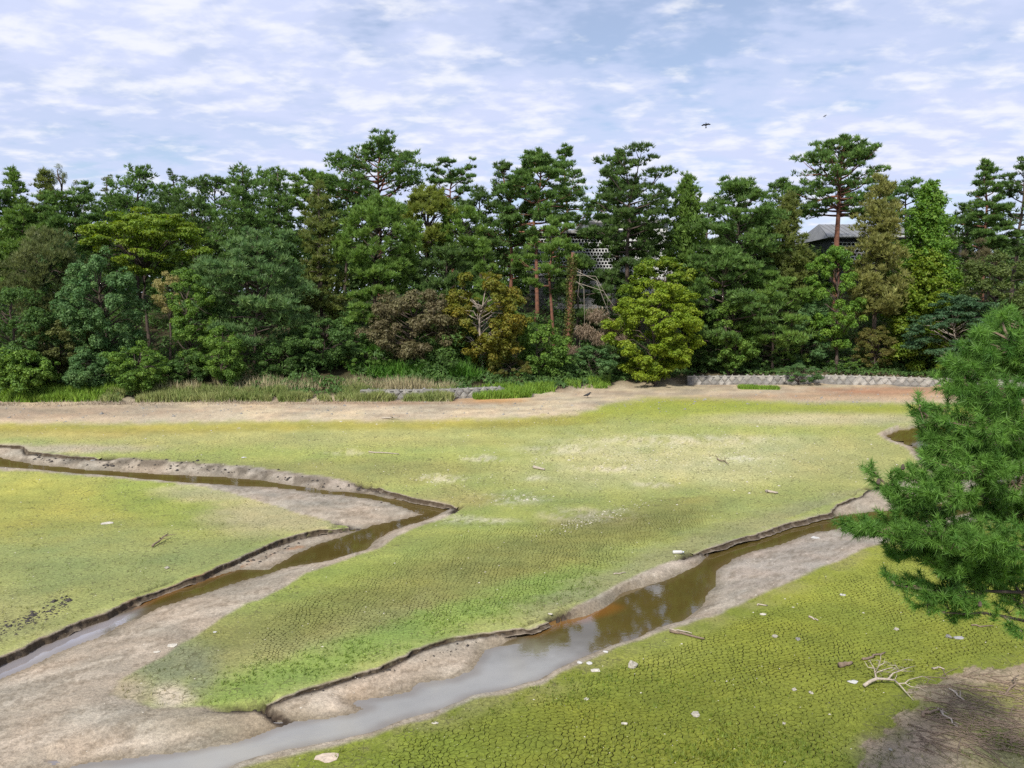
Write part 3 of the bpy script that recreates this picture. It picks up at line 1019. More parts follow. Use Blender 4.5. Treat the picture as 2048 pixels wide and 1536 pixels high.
def water(name, poly, z, label):
    lo, hi = poly.min(0), poly.max(0)
    rows_ = 1 / np.linspace(1 / max(lo[1] - .5, 9), 1 / (hi[1] + .5), 220)
    tc = np.linspace(-1.2, 1.2, 420)
    Y, T = np.meshgrid(rows_, tc, indexing='ij')
    X = T * Y
    d = seg_dist(X, Y, poly, True)
    sd = np.where(inside(X, Y, poly), d, -d)
    vid = np.arange(X.size).reshape(X.shape)
    ok = sd > (-0.35 if name != 'puddle' else -0.05)
    q = ok[:-1, :-1] & ok[:-1, 1:] & ok[1:, 1:] & ok[1:, :-1]
    f = np.stack([vid[:-1, :-1], vid[:-1, 1:], vid[1:, 1:], vid[1:, :-1]], -1)[q]
    used = np.unique(f)
    remap = -np.ones(X.size, int)
    remap[used] = np.arange(len(used))
    x, y = X.ravel()[used], Y.ravel()[used]
    sdv = sd.ravel()[used]
    u, v = to_photo(x, y, z)
    nz = fbm(x * 1.2, y * 1.2, 401, 4)
    olive, silt_sky = C(98, 84, 42), C(160, 156, 143)  # pale tone: silt, with the sky's silvery reflection painted into it
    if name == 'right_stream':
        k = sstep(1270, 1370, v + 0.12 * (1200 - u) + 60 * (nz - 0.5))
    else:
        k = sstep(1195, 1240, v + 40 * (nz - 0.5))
        silt_sky = C(162, 156, 156)
    col = olive * (1 - k)[:, None] + silt_sky * k[:, None]
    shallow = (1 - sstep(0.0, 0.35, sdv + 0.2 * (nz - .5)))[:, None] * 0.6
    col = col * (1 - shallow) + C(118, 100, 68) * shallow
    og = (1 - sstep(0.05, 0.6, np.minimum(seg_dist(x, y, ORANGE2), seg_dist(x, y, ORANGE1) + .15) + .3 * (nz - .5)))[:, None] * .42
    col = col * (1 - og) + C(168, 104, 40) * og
    col *= (0.85 + 0.3 * nz)[:, None]
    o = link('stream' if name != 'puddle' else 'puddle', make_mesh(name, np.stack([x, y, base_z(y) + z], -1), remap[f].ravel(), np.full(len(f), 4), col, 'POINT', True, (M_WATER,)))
    tag(o, label, None, None, 'structure')


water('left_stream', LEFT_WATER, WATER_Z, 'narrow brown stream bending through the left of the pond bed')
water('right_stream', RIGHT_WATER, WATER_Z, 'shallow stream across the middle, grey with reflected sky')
water('puddle', PUDDLE, PUD_Z, 'small bright puddle on the sand near the bottom left corner')
# ------------------------------------------------------------------ trees
def unit(a):
    return a / (np.linalg.norm(a, axis=-1, keepdims=True) + 1e-9)


def blade_tris(Cn, D, size, width, n, spread, rng):
    m = len(Cn)
    Cr = np.repeat(Cn, n, 0)
    Dr = unit(np.repeat(D, n, 0) + spread * unit(rng.normal(size=(m * n, 3))))
    side = unit(np.cross(Dr, rng.normal(size=(m * n, 3))))
    Ln = (np.repeat(size, n) * rng.uniform(0.7, 1.15, m * n))[:, None]
    Wn = (np.repeat(width, n) * rng.uniform(0.7, 1.2, m * n))[:, None] * 0.5
    b = Cr + Dr * Ln * 0.08
    return np.stack([b - side * Wn, b + side * Wn, Cr + Dr * Ln], 1)


def leaf_quads(Cn, Nrm, size, aspect, rng, tilt=0.6, hang=0.25):
    m = len(Cn)
    nn = unit(Nrm + tilt * unit(rng.normal(size=(m, 3))))
    ax = unit(np.cross(nn, rng.normal(size=(m, 3))))
    ax[:, 2] -= hang
    ax = unit(ax)
    sd = unit(np.cross(nn, ax))
    L = (size * rng.uniform(0.65, 1.25, m))[:, None]
    W = L * aspect * 0.5
    return np.stack([Cn - ax * L * 0.5, Cn + sd * W + ax * L * 0.05, Cn + ax * L * 0.5, Cn - sd * W + ax * L * 0.05], 1)


def lumps_to_points(lumps, per, rng, up, P, flatr, back=0.4):
    """Scatter points over the outer part of each ellipsoid of foliage."""
    c = np.array([l[0] for l in lumps], float)
    R = np.array([l[1] for l in lumps], float)
    area = (R[:, 0] * R[:, 1] + R[:, 0] * R[:, 2] + R[:, 1] * R[:, 2]) ** 0.95
    prob = area * np.where(c[:, 1] > P[1] + 0.4, back, 1.0)
    prob /= prob.sum()
    k = rng.choice(len(lumps), size=per, p=prob)
    u = rng.normal(size=(per, 3))
    u[:, 2] += up * rng.uniform(0, 1, per)
    u = unit(u)
    r = rng.uniform(flatr, 1.08, per)[:, None]
    pts = c[k] + R[k] * u * r
    nrm = unit(u / R[k] * R[k].mean(1, keepdims=True))
    return pts, nrm, k


def tint_for(k, nl, base, alt, rng, n):
    """Leaf colour: a share of each tree's second colour per clump and per leaf."""
    lk = rng.beta(1.3, 2.2, nl)[k]
    f = np.clip(lk * 0.8 + rng.normal(0, 0.18, n), 0, 1)[:, None]
    c = np.array(base)[None] * (1 - f) + np.array(alt)[None] * f
    return np.clip(c * 1.14 * rng.lognormal(0, 0.18, n)[:, None], 0.002, 0.6)


def grow_limb(rng, p0, az, length, rise, curve=0.25, n=5):
    pts = [np.array(p0, float)]
    d = np.array([math.cos(az) * math.cos(rise), math.sin(az) * math.cos(rise), math.sin(rise)])
    for i in range(n):
        d = d + rng.normal(0, 0.13, 3)
        d[2] += curve / n
        d /= np.linalg.norm(d)
        pts.append(pts[-1] + d * length / n)
    return pts


def trunk_line(rng, P, H, lean, wob, n=9):
    t = np.linspace(0, 1, n)
    wx = np.cumsum(rng.normal(0, wob, n)) * t
    wy = np.cumsum(rng.normal(0, wob * 0.6, n)) * t
    wx -= wx[-1] * t
    wy -= wy[-1] * t
    return [np.array([P[0] + lean * (t[i] - 1) * H * 0 + wx[i] + lean * H * (t[i] ** 1.3 - 1), P[1] + wy[i], P[2] - 0.4 * (i == 0) + H * t[i]]) for i in range(n)]


def on_line(line, t):
    f = t * (len(line) - 1)
    i = min(int(f), len(line) - 2)
    return line[i] * (1 - (f - i)) + line[i + 1] * (f - i)


def form_pine(rng, P, H, lo, R, o):
    """Red pine: bare trunk, spreading limbs that carry flat cloud-like pads."""
    line = trunk_line(rng, P, H * 0.97, o.get('lean', rng.uniform(-.06, .06)), o.get('wob', 0.22))
    limbs, lumps = [], []
    nl = int(o.get('limbs', 22) * 1.35)
    shape = o.get('shape', 'dome')
    for i in range(nl):
        t = (i + rng.uniform(0.1, 0.9)) / nl
        h = lo + (0.985 - lo) * t
        if shape == 'dome':
            prof = max(0.22, math.sin(math.pi * min(0.97, 0.30 + 0.66 * t)) ** 0.7) if t > 0.12 else 0.75
        elif shape == 'cone':
            prof = 1.02 - 0.86 * t
        elif shape == 'flat':
            prof = 0.55 + 0.5 * math.sin(math.pi * (0.15 + 0.6 * t))
        else:
            prof = 0.8
        az = i * 2.4 + rng.uniform(-0.5, 0.5)
        L = R * prof * rng.uniform(0.72, 1.12)
        p0 = on_line(line, min(h, 0.99))
        rise = math.radians(-8 + 40 * t + rng.uniform(-8, 10))
        lim = grow_limb(rng, p0, az, L, rise, 0.25)
        limbs.append((lim, 0.028 * H * 0.18 * (1.1 - 0.6 * t) + 0.012 * L, 0.02))
        ps = 0.86 * o.get('pad', 1.0) * (0.42 + 0.19 * L)
        for f in (0.5, 0.78, 1.0) if L > 1.4 else (0.75, 1.0):
            q = on_line(lim, f) + np.array([0, 0, 0.08 * ps])
            rr = ps * rng.uniform(0.75, 1.2) * (0.8 if f < 0.6 else 1.0)
            lumps.append((q + rng.normal(0, 0.12, 3), (rr, rr * rng.uniform(0.8, 1.1), rr * o.get('flat', 0.36) * 0.8 * rng.uniform(.8, 1.2))))
        for s in (-1, 1):
            if L > 1.2 and rng.random() < 0.85:
                f = rng.uniform(0.4, 0.75)
                sub = grow_limb(rng, on_line(lim, f), az + s * rng.uniform(0.5, 1.0), L * rng.uniform(0.3, 0.5), rise + 0.15, 0.2, 3)
                limbs.append((sub, 0.05, 0.018))
                rr = ps * rng.uniform(0.7, 1.05)
                lumps.append((sub[-1], (rr, rr, rr * 0.8 * o.get('flat', 0.36))))
    top = line[-1]
    for k in range(4):
        rr = o.get('pad', 1.0) * (0.35 + 0.10 * R) * rng.uniform(0.7, 1.1)
        lumps.append((top + np.array([rng.normal(0, .22), rng.normal(0, .22), 0.22 - 0.3 * k]), (rr * (.7 + .16 * k), rr * (.7 + .16 * k), rr * 0.55)))
    return line, limbs, lumps


def form_cone(rng, P, H, lo, R, o):
    """Conifer with whorls of boughs: spruce, cedar, cypress."""
    line = trunk_line(rng, P, H * 0.985, o.get('lean', 0.0), 0.05)
    limbs, lumps = [], []
    step = o.get('step', 0.75)
    droop = o.get('droop', -12)
    pw = o.get('power', 0.85)
    z = lo * H
    while z < H * 0.985:
        t = (z - lo * H) / (H * (1 - lo))
        prof = (1 - t) ** pw
        if o.get('round'):
            prof = math.sqrt(max(0.0, 1 - t ** 1.9)) * (0.72 + 0.28 * math.sin(math.pi * min(1, t * 1.6 + .25)))
        L0 = R * max(prof, 0.06)
        nb = max(3, int(o.get('nb', 6) * (0.5 + 0.5 * prof)))
        a0 = rng.uniform(0, 6.28)
        for k in range(nb):
            L = L0 * rng.uniform(0.70, 1.12)
            az = a0 + k * 6.283 / nb + rng.uniform(-.3, .3)
            rise = math.radians(droop + (35 - droop) * t ** 1.5 + rng.uniform(-7, 7))
            p0 = on_line(line, min(0.995, (z + rng.uniform(-.3, .3) * step) / H))
            lim = grow_limb(rng, p0, az, L, rise, o.get('curve', 0.2), 3)
            if L > 0.5:
                limbs.append((lim, 0.02 + 0.014 * L, 0.012))
            ps = o.get('pad', 1.0) * (0.26 + 0.16 * L)
            for f in ((0.45, 0.75, 1.0) if L > 1.2 else (0.6, 1.0)):
                rr = ps * rng.uniform(.8, 1.2) * (1.1 if f < 0.9 else 0.8)
                lumps.append((on_line(lim, f) + rng.normal(0, .06, 3), (rr, rr, rr * o.get('flat', 0.4))))
        z += step * (0.6 + 0.6 * (1 - t)) * rng.uniform(.85, 1.15)
    lumps.append((line[-1], (0.18, 0.18, 0.4)))
    return line, limbs, lumps


def form_broad(rng, P, H, lo, R, o):
    """Broadleaf crown made of many separate leaf clumps on forking limbs."""
    line = trunk_line(rng, P, H * o.get('trunk', 0.72), o.get('lean', rng.uniform(-.05, .05)), 0.18)
    limbs, lumps = [], []
    zc = H * (lo + 1) / 2
    rz = H * (1 - lo) / 2
    n = o.get('n', 46)
    base = o.get('lump', 0.30) * min(R, rz * 1.2)
    for i in range(n):
        for _ in range(20):
            u = rng.normal(size=3)
            u /= np.linalg.norm(u)
            if o.get('upper') and u[2] < -0.2 and rng.random() < 0.7:
                continue
            break
        r = rng.uniform(0.45, 0.95) ** 0.6
        sk = o.get('egg', 0.0)
        wz = u[2] * r
        q = np.array([P[0] + R * u[0] * r * (1 - sk * wz) + o.get('lean', 0) * 0, P[1] + min(R, 3.5) * u[1] * r * (1 - sk * wz), P[2] + zc + rz * wz])
        rr = base * rng.uniform(0.65, 1.25)
        fl = o.get('flat', 0.8)
        lumps.append((q, (rr * rng.uniform(.9, 1.2), rr * rng.uniform(.9, 1.2), rr * fl)))
        if i % 2 == 0:
            t = np.clip((q[2] - P[2]) / H - rng.uniform(0.04, 0.18), max(0.12, lo * .92), o.get('trunk', 0.72) - .03) / o.get('trunk', 0.72)
            p0 = on_line(line, t)
            mid = (p0 + q) / 2 + np.array([rng.normal(0, .15), rng.normal(0, .15), 0.15 * np.linalg.norm(q - p0)])
            limbs.append(([p0, (p0 + mid) / 2 + rng.normal(0, .08, 3), mid, (mid + q) / 2 + rng.normal(0, .08, 3), q], 0.035 + 0.008 * H * .5, 0.012))
    return line, limbs, lumps


FORMS = {'pine': form_pine, 'cone': form_cone, 'broad': form_broad}
TREE_TRIS = [0]


def plant(name, form, px, top, bot, half, Y, col, alt, label, cat='tree', elem='needle', budget=26000, bark=None, seed=None, group=None, **o):
    rng = np.random.default_rng(seed if seed is not None else int(px * 7 + top * 13 + Y))
    Xt, _, zt = at_depth(px, top, Y)
    zb = float(hill(np.array([Xt]), np.array([Y]))[0])
    P = np.array([Xt, Y, zb])
    H = max(zt - zb, 0.8)
    _, _, zlo = at_depth(px, bot, Y)
    lo = float(np.clip((zlo - zb) / H, 0.02, 0.9))
    R = 1.08 * half * Y / F
    budget = int(budget * (0.72 if Y >= 80 else 0.86))
    line, limbs, lumps = FORMS[form](rng, P, H, lo, R, o)
    root = empty(name, P)
    tag(root, label, cat, group)
    # trunk and limbs, swept as one bark surface
    mb = MB()
    r0 = o.get('tr', 0.012 * H + 0.03)
    nn = len(line)
    mb.tube([p - P for p in line], [r0 * (1 - 0.72 * i / (nn - 1)) * (1.25 if i == 0 else 1) for i in range(nn)], 8)
    for lim, a, b in limbs:
        a = min(a, r0 * 0.55)
        k = len(lim)
        mb.tube([p - P for p in lim], [a + (b - a) * i / (k - 1) for i in range(k)], 3)
    mb.build('trunk', bark or M_BARK, root, True)
    # break every clump into smaller uneven ones
    small = []
    for (q, R3) in lumps:
        if max(R3) < 0.45:
            small.append((q, R3))
            continue
        for _ in range(4):
            u = rng.normal(size=3)
            u /= np.linalg.norm(u)
            f = rng.uniform(0.38, 0.66)
            small.append((q + np.array(R3) * u * rng.uniform(0.45, 0.95), tuple(np.array(R3) * f * np.array([1, 1, 1.1]))))
    lumps = small
    # foliage
    sparse = o.get('dense', 1.0)
    lk = [l[1] for l in lumps]
    area = sum((a * b + a * c + b * c) for a, b, c in lk) * 4.19
    if elem == 'needle':
        nb_ = 6
        m = int(budget / nb_ * 0.98)
        pts, nrm, k = lumps_to_points(lumps, m, rng, o.get('up', 1.5), P, 0.45)
        size = np.clip(math.sqrt(area * sparse / m) * 1.6, 0.20, 0.44)
        d = unit(nrm * np.array([1.0, 1.0, 0.6]) + np.array([0, 0, o.get('lift', 0.55)]))
        tri = blade_tris(pts - d * size * 0.35, d, np.full(m, size), np.full(m, size * o.get('bw', 0.22)), nb_, 0.62, rng)
        tint = np.repeat(tint_for(k, len(lumps), col, alt, rng, m), nb_, 0)
        V = (tri - P).reshape(-1, 3)
        me = make_mesh('crown', V, np.arange(len(V)), np.full(len(V) // 3, 3), tint, 'FACE', False, (M_NEEDLE,))
        nt = len(V) // 3
    else:
        m = budget
        pts, nrm, k = lumps_to_points(lumps, m, rng, o.get('up', 0.9), P, 0.5)
        size = np.clip(math.sqrt(area * sparse * 1.35 / m / 0.3), 0.11, o.get('maxleaf', 0.36))
        qd = leaf_quads(pts, nrm + np.array([0, 0, 0.5]), np.full(m, size), o.get('aspect', 0.62), rng, o.get('tilt', 0.75), o.get('hang', 0.25))
        tint = tint_for(k, len(lumps), col, alt, rng, m)
        V = (qd[:, [0, 1, 2]] - P).reshape(-1, 3)
        V[0::3] += (qd[:, 3] - qd[:, 0]) * 0.5
        me = make_mesh('crown', V, np.arange(len(V)), np.full(len(V) // 3, 3), tint, 'FACE', False, (M_LEAF,))
        nt = len(V) // 3
    TREE_TRIS[0] += nt
    link('crown', me, root)
    return root


# base leaf colours (linear reflectance)
PINE = ((0.074, 0.142, 0.034), (0.145, 0.232, 0.055))
PINE_D = ((0.060, 0.108, 0.030), (0.110, 0.175, 0.042))
PINE_L = ((0.100, 0.180, 0.036), (0.180, 0.270, 0.058))
PINE_B = ((0.085, 0.160, 0.055), (0.165, 0.245, 0.085))
PINE_Y = ((0.140, 0.180, 0.034), (0.235, 0.265, 0.055))
OLIVE = ((0.105, 0.140, 0.034), (0.175, 0.195, 0.050))
BROWN = ((0.130, 0.110, 0.060), (0.160, 0.155, 0.068))
LEAF = ((0.090, 0.172, 0.032), (0.170, 0.265, 0.045))
LEAF_D = ((0.058, 0.118, 0.030), (0.110, 0.185, 0.045))
LEAF_B = ((0.072, 0.150, 0.050), (0.150, 0.240, 0.085))
LEAF_BR = ((0.09, 0.1875, 0.028), (0.18, 0.2812, 0.0392))
LIME = ((0.140, 0.215, 0.018), (0.255, 0.310, 0.030))
LIME_D = ((0.1105, 0.1875, 0.0208), (0.221, 0.2687, 0.0325))
GOLD = ((0.17, 0.15, 0.025), (0.24, 0.165, 0.03))
GREYG = ((0.125, 0.155, 0.065), (0.190, 0.210, 0.095))

# --- the skyline, far row first
plant('conifer_tree', 'cone', 25, 335, 560, 48, 78, *PINE_L, 'light green pointed conifer at the left end of the skyline', step=.6, nb=7, round=1, flat=.5, pad=1.15)
plant('conifer_tree', 'cone', 88, 340, 520, 42, 82, *OLIVE, 'olive brown pointed conifer second from the left on the skyline', step=.6, nb=7, round=1, flat=.6, pad=1.1)
plant('slender_tree', 'broad', 124, 324, 470, 34, 84, *GREYG, 'sparse grey green tree with open twiggy top near the left skyline', elem='leaf', budget=9000, n=40, lump=.20, dense=.35, trunk=.9, flat=1.2)
plant('pine_tree', 'pine', 148, 408, 520, 62, 74, *PINE, 'flat topped dark green pine with horizontal layers, left of the gap in the skyline', shape='flat', limbs=18, flat=.25, pad=1.2)
plant('pine_tree', 'pine', 212, 348, 470, 36, 90, *GREYG, 'thin greyish pine with see-through tiers beside the gap on the left skyline', limbs=10, pad=.75, dense=.45, budget=12000, shape='cone', flat=.22)
plant('pine_tree', 'pine', 282, 332, 560, 68, 80, *PINE, 'bushy dark pine rising above the yellow green spreading tree', limbs=26, flat=.6, pad=1.2, elem='needle')
plant('pine_tree', 'pine', 345, 338, 470, 34, 92, *PINE_D, 'small grey pine top showing behind the bushy dark pine', limbs=10, pad=.8, dense=.5, budget=10000, flat=.22)
plant('pine_tree', 'broad', 378, 362, 600, 66, 80, *PINE_D, 'round dark pine crown between the bushy pine and the drooping cedar', n=60, flat=.8, lump=.24, up=1.2)
plant('cedar_tree', 'cone', 485, 326, 600, 92, 74, *PINE, 'broad dark cedar with drooping layered boughs left of centre', step=.7, nb=8, droop=-18, flat=.32, pad=1.25, power=.6, budget=36000)
plant('cedar_tree', 'cone', 555, 336, 560, 58, 80, *PINE, 'second dark cedar half hidden right of the broad layered cedar', step=.7, nb=7, droop=-14, flat=.35, pad=1.2, power=.6)
plant('pine_tree', 'pine', 625, 342, 470, 58, 88, *PINE_L, 'pine with light see-through top left of the tallest spreading pine', limbs=18, flat=.35, dense=.7)
plant('spruce_tree', 'cone', 636, 362, 690, 62, 68, *OLIVE, 'olive brown spruce with drooping tiers left of centre', step=.85, nb=7, droop=-20, flat=.35, pad=1.05, power=.55, budget=30000)
plant('pine_tree', 'pine', 760, 290, 450, 92, 82, *PINE, 'tall spreading pine with the broad dome top left of centre', limbs=34, flat=.36, pad=1.0, bark=M_REDBARK, budget=42000, lean=.02)
plant('pine_tree', 'pine', 905, 341, 420, 50, 86, *PINE, 'small flat topped pine on a bare red trunk between the two tall pine groups', shape='flat', limbs=12, flat=.3, pad=.9, bark=M_REDBARK, budget=15000, lean=-.01)
plant('pine_tree', 'broad', 755, 396, 575, 82, 67, *PINE_L, 'dense bright green brush pine in front of the tall spreading pine', n=120, lump=.15, flat=.95, up=1.6, lift=.9, budget=38000, trunk=.8, bw=.2)
plant('pine_tree', 'broad', 858, 362, 520, 52, 72, *PINE_Y, 'yellowish green pine with brushy upright tips left of the flat topped pine', n=80, lump=.17, flat=1.0, up=1.6, lift=.9, budget=26000, trunk=.85, egg=.3)
plant('pine_tree', 'broad', 925, 410, 540, 52, 72, *PINE_L, 'mid green brush pine below the flat topped pine', n=80, lump=.17, flat=.9, up=1.5, lift=.9, budget=22000, trunk=.85)
plant('pine_tree', 'pine', 1003, 322, 560, 58, 78, *PINE_D, 'dark red-trunked pine at the left of the tall central group', limbs=26, flat=.38, pad=.9, bark=M_REDBARK, budget=26000, wob=.3)
plant('pine_tree', 'pine', 1082, 304, 480, 78, 76, *PINE, 'tall red-trunked pine leading the central group', limbs=28, flat=.36, pad=.95, bark=M_REDBARK, budget=36000, lean=.03, wob=.4)
plant('pine_tree', 'pine', 1130, 288, 470, 62, 84, *PINE, 'highest ragged pine top behind the central red trunk', limbs=20, flat=.4, pad=.9, bark=M_REDBARK, budget=20000, shape='cone')
plant('pine_tree', 'pine', 1235, 300, 500, 66, 78, *PINE, 'tall pine with a pointed top right of the central group', limbs=30, flat=.38, pad=.95, shape='cone', budget=30000, bark=M_BARK)
plant('pine_tree', 'pine', 1268, 352, 520, 78, 74, *PINE_D, 'dark wide pine on a black trunk in front of the pale wall', limbs=24, flat=.36, pad=1.0, budget=30000, bark=M_BARK, shape='flat', tr=.30)
plant('cypress_tree', 'cone', 1374, 345, 560, 52, 76, *PINE_L, 'dense pointed cypress right of the central pines', step=.5, nb=7, round=1, flat=1.1, pad=1.0, droop=10, budget=34000, elem='needle', lift=1.0)
plant('pine_tree', 'pine', 1480, 360, 560, 82, 72, *PINE, 'layered green pine right of the pointed cypress', limbs=34, flat=.34, pad=1.05, budget=38000, shape='dome')
plant('pine_tree', 'pine', 1565, 356, 470, 52, 86, *PINE, 'pine top behind the olive conifer left of the big umbrella pine', limbs=18, flat=.35, budget=16000)
plant('conifer_tree', 'cone', 1578, 382, 590, 50, 74, *OLIVE, 'olive green rounded conifer left of the big umbrella pine', step=.6, nb=7, round=1, flat=.8, pad=1.1, budget=26000)
plant('pine_tree', 'pine', 1684, 289, 428, 90, 82, *PINE, 'big umbrella-shaped red pine above the grey roof', limbs=40, flat=.34, pad=.85, bark=M_REDBARK, budget=46000, lean=.0, tr=.42, wob=.12)
plant('pine_tree', 'cone', 1762, 356, 625, 62, 70, (0.165, 0.180, 0.050), (0.240, 0.235, 0.075), 'yellow brown thinning pine beside the umbrella pine', step=.85, nb=6, flat=.62, pad=1.25, power=.42, droop=4, curve=.35, up=1.4, lift=.8, budget=34000)
plant('conifer_tree', 'cone', 1860, 360, 640, 70, 72, *LEAF_BR, 'bright green dense conical tree right of the yellow brown pine', step=.5, nb=8, round=1, flat=.8, pad=1.1, budget=42000, elem='leaf', lift=.8)
plant('pine_tree', 'pine', 1815, 360, 470, 52, 84, *PINE, 'dark pine top behind the bright green conical tree', limbs=16, flat=.4, budget=14000)
plant('pine_tree', 'pine', 1975, 320, 500, 62, 78, *PINE, 'tiered pine with see-through layers near the right edge', limbs=24, flat=.32, shape='cone', budget=28000, bark=M_REDBARK, pad=.9)
plant('pine_tree', 'pine', 2052, 314, 520, 56, 80, *PINE_D, 'dark pine cut off by the right edge of the skyline', limbs=22, flat=.35, budget=20000)
plant('pine_tree', 'pine', -28, 360, 560, 60, 76, *PINE, 'green pine cut off by the left edge of the picture', limbs=22, flat=.35, budget=16000)

plant('pine_tree', 'pine', 430, 352, 520, 66, 86, *PINE_D, 'dark pine closing the skyline left of the broad layered cedar', limbs=24, flat=.4, pad=1.15, budget=18000)
plant('pine_tree', 'pine', 540, 338, 500, 62, 88, *PINE, 'ragged pine top behind the two dark cedars', limbs=24, flat=.4, pad=1.1, budget=18000)
plant('pine_tree', 'pine', 690, 372, 520, 62, 84, *PINE_D, 'shaded pine under the left arm of the tall spreading pine', limbs=22, flat=.42, pad=1.15, budget=18000)
plant('pine_tree', 'pine', 240, 398, 540, 72, 84, *PINE_D, 'dark pine filling the gap below the thin greyish pine', limbs=22, flat=.42, pad=1.15, budget=18000)
plant('pine_tree', 'pine', 340, 372, 560, 84, 84, *PINE, 'wide dark pine behind the top of the spreading yellow green tree', limbs=26, flat=.42, pad=1.2, budget=20000)
plant('pine_tree', 'pine', 50, 425, 600, 74, 72, *PINE_L, 'green layered pine below the pointed conifers at the left end', limbs=28, flat=.32, pad=1.1, budget=26000)
plant('pine_tree', 'pine', 960, 378, 520, 52, 82, *PINE_D, 'dark pine between the flat topped pine and the central group', limbs=20, flat=.38, budget=16000)
plant('pine_tree', 'pine', 1420, 402, 560, 52, 82, *PINE_D, 'dark pine in the dip right of the pointed cypress', limbs=20, flat=.4, budget=16000)
plant('pine_tree', 'pine', 1510, 420, 640, 70, 76, *PINE, 'lower layered pine below the olive conifer', limbs=24, flat=.36, budget=20000)
plant('pine_tree', 'pine', 1930, 410, 560, 56, 84, *PINE_D, 'dark pine filling in behind the tiered pine at right', limbs=20, flat=.42, budget=16000)

plant('pine_tree', 'pine', -120, 372, 700, 90, 74, *PINE, 'layered pine standing just past the left edge of the wood', limbs=26, flat=.4, pad=1.2, budget=12000)
plant('broadleaf_tree', 'broad', -110, 520, 790, 90, 60, *LEAF_D, 'dark broadleaf tree just past the left edge of the wood', elem='leaf', budget=10000, n=60, lump=.28, trunk=.8)
plant('pine_tree', 'pine', -250, 360, 760, 110, 70, *PINE_D, 'dark pine further along the shore beyond the left edge', limbs=26, flat=.4, pad=1.2, budget=10000)
plant('pine_tree', 'pine', 2160, 340, 720, 100, 74, *PINE, 'layered pine just past the right edge of the wood', limbs=26, flat=.4, pad=1.2, budget=10000)
plant('broadleaf_tree', 'broad', 2200, 520, 760, 100, 68, *LEAF_D, 'dark broadleaf tree just past the right edge of the wood', elem='leaf', budget=9000, n=60, lump=.28, trunk=.8)

# --- middle row
plant('spreading_tree', 'broad', 285, 420, 560, 128, 67, *LIME_D, 'wide spreading yellow green tree with fan-like branches at left', elem='leaf', budget=40000, n=80, lump=.30, flat=.36, upper=1, trunk=.6, hang=.6, up=1.4)
plant('wispy_tree', 'broad', 78, 470, 640, 68, 62, *((0.105, 0.130, 0.045), (0.155, 0.175, 0.065)), 'wispy grey olive willow-like tree near the left edge', n=60, lump=.28, flat=1.0, up=1.2, lift=1.2, budget=26000, bw=.12)
plant('broadleaf_tree', 'broad', 200, 505, 790, 78, 60, *LEAF_B, 'large blue green broadleaf tree with rounded clumps in front at left', elem='leaf', budget=46000, n=110, lump=.20, flat=.85, trunk=.85, up=1.0)
plant('broadleaf_tree', 'broad', 120, 462, 700, 52, 63, *LEAF_B, 'tall narrow blue green broadleaf tree behind the rounded one at left', elem='leaf', budget=28000, n=80, lump=.22, trunk=.85)
plant('withered_tree', 'broad', 338, 534, 640, 30, 62, *((0.30, 0.28, 0.10), (0.36, 0.31, 0.15)), 'small straw yellow withered tree among the green at left', elem='leaf', budget=8000, n=40, lump=.24, trunk=.9, dense=.7)
plant('broadleaf_tree', 'broad', 380, 535, 760, 46, 60, *LEAF, 'upright bright green broadleaf tree beside the straw yellow one', elem='leaf', budget=28000, n=80, lump=.24, trunk=.85)
plant('pine_tree', 'pine', 510, 478, 690, 104, 62, *PINE_B, 'blue green pine with soft spreading tiers in the front row left of centre', limbs=34, flat=.40, pad=1.15, budget=46000, shape='dome')
plant('broadleaf_tree', 'broad', 20, 555, 800, 62, 57, *LEAF_D, 'dark green broadleaf tree filling the left edge of the wood', elem='leaf', budget=26000, n=70, lump=.25, trunk=.8)
plant('pine_tree', 'pine', 968, 482, 640, 42, 67, *PINE_L, 'small bright green pine standing above the golden tree', limbs=16, flat=.55, pad=1.0, shape='cone', budget=14000)
plant('pine_tree', 'pine', 890, 500, 690, 74, 68, *PINE_D, 'dark shaded pine behind the reddish brown cherry', limbs=26, flat=.42, budget=24000)
plant('pine_tree', 'pine', 760, 530, 650, 66, 66, *PINE_L, 'lower tufted pine under the brush pine left of centre', limbs=18, flat=.4, budget=18000, pad=.9)
plant('cherry_tree', 'broad', 828, 572, 742, 84, 63, *BROWN, 'reddish brown cherry tree on slanting stems in front of the pines', elem='leaf', budget=30000, n=90, lump=.22, flat=.7, trunk=.6, dense=.8)
plant('maple_tree', 'broad', 975, 536, 760, 74, 63, *((0.130, 0.150, 0.022), (0.22, 0.17, 0.025)), 'golden and green maple with pale twisted limbs near the centre', elem='leaf', budget=30000, n=90, lump=.2, flat=.75, trunk=.85, bark=M_PALEBARK, dense=1.2)
plant('pine_tree', 'pine', 1110, 436, 580, 64, 70, *PINE_L, 'lower green pine with floating pads in front of the lattice wall', limbs=12, flat=.34, pad=1.0, budget=16000, bark=M_REDBARK, wob=.3)
plant('pine_tree', 'pine', 1165, 515, 640, 60, 70, *PINE_D, 'thin dark pine in front of the pavilion foundation', limbs=11, flat=.34, pad=.9, budget=12000)
plant('maple_tree', 'broad', 1310, 560, 765, 92, 66, *LIME, 'bright yellow green maple overhanging the dry shore', elem='leaf', budget=52000, n=120, lump=.2, flat=.55, trunk=.7, hang=.45, up=1.2)
plant('maple_tree', 'broad', 1330, 512, 640, 84, 71, *LIME_D, 'mid green maple rising behind the bright yellow green one', elem='leaf', budget=26000, n=80, lump=.22, flat=.5, trunk=.7, hang=.4)
plant('pine_tree', 'pine', 1450, 500, 690, 84, 69, *PINE, 'dark green pine with low spreading pads right of the bright maple', limbs=28, flat=.36, budget=30000)
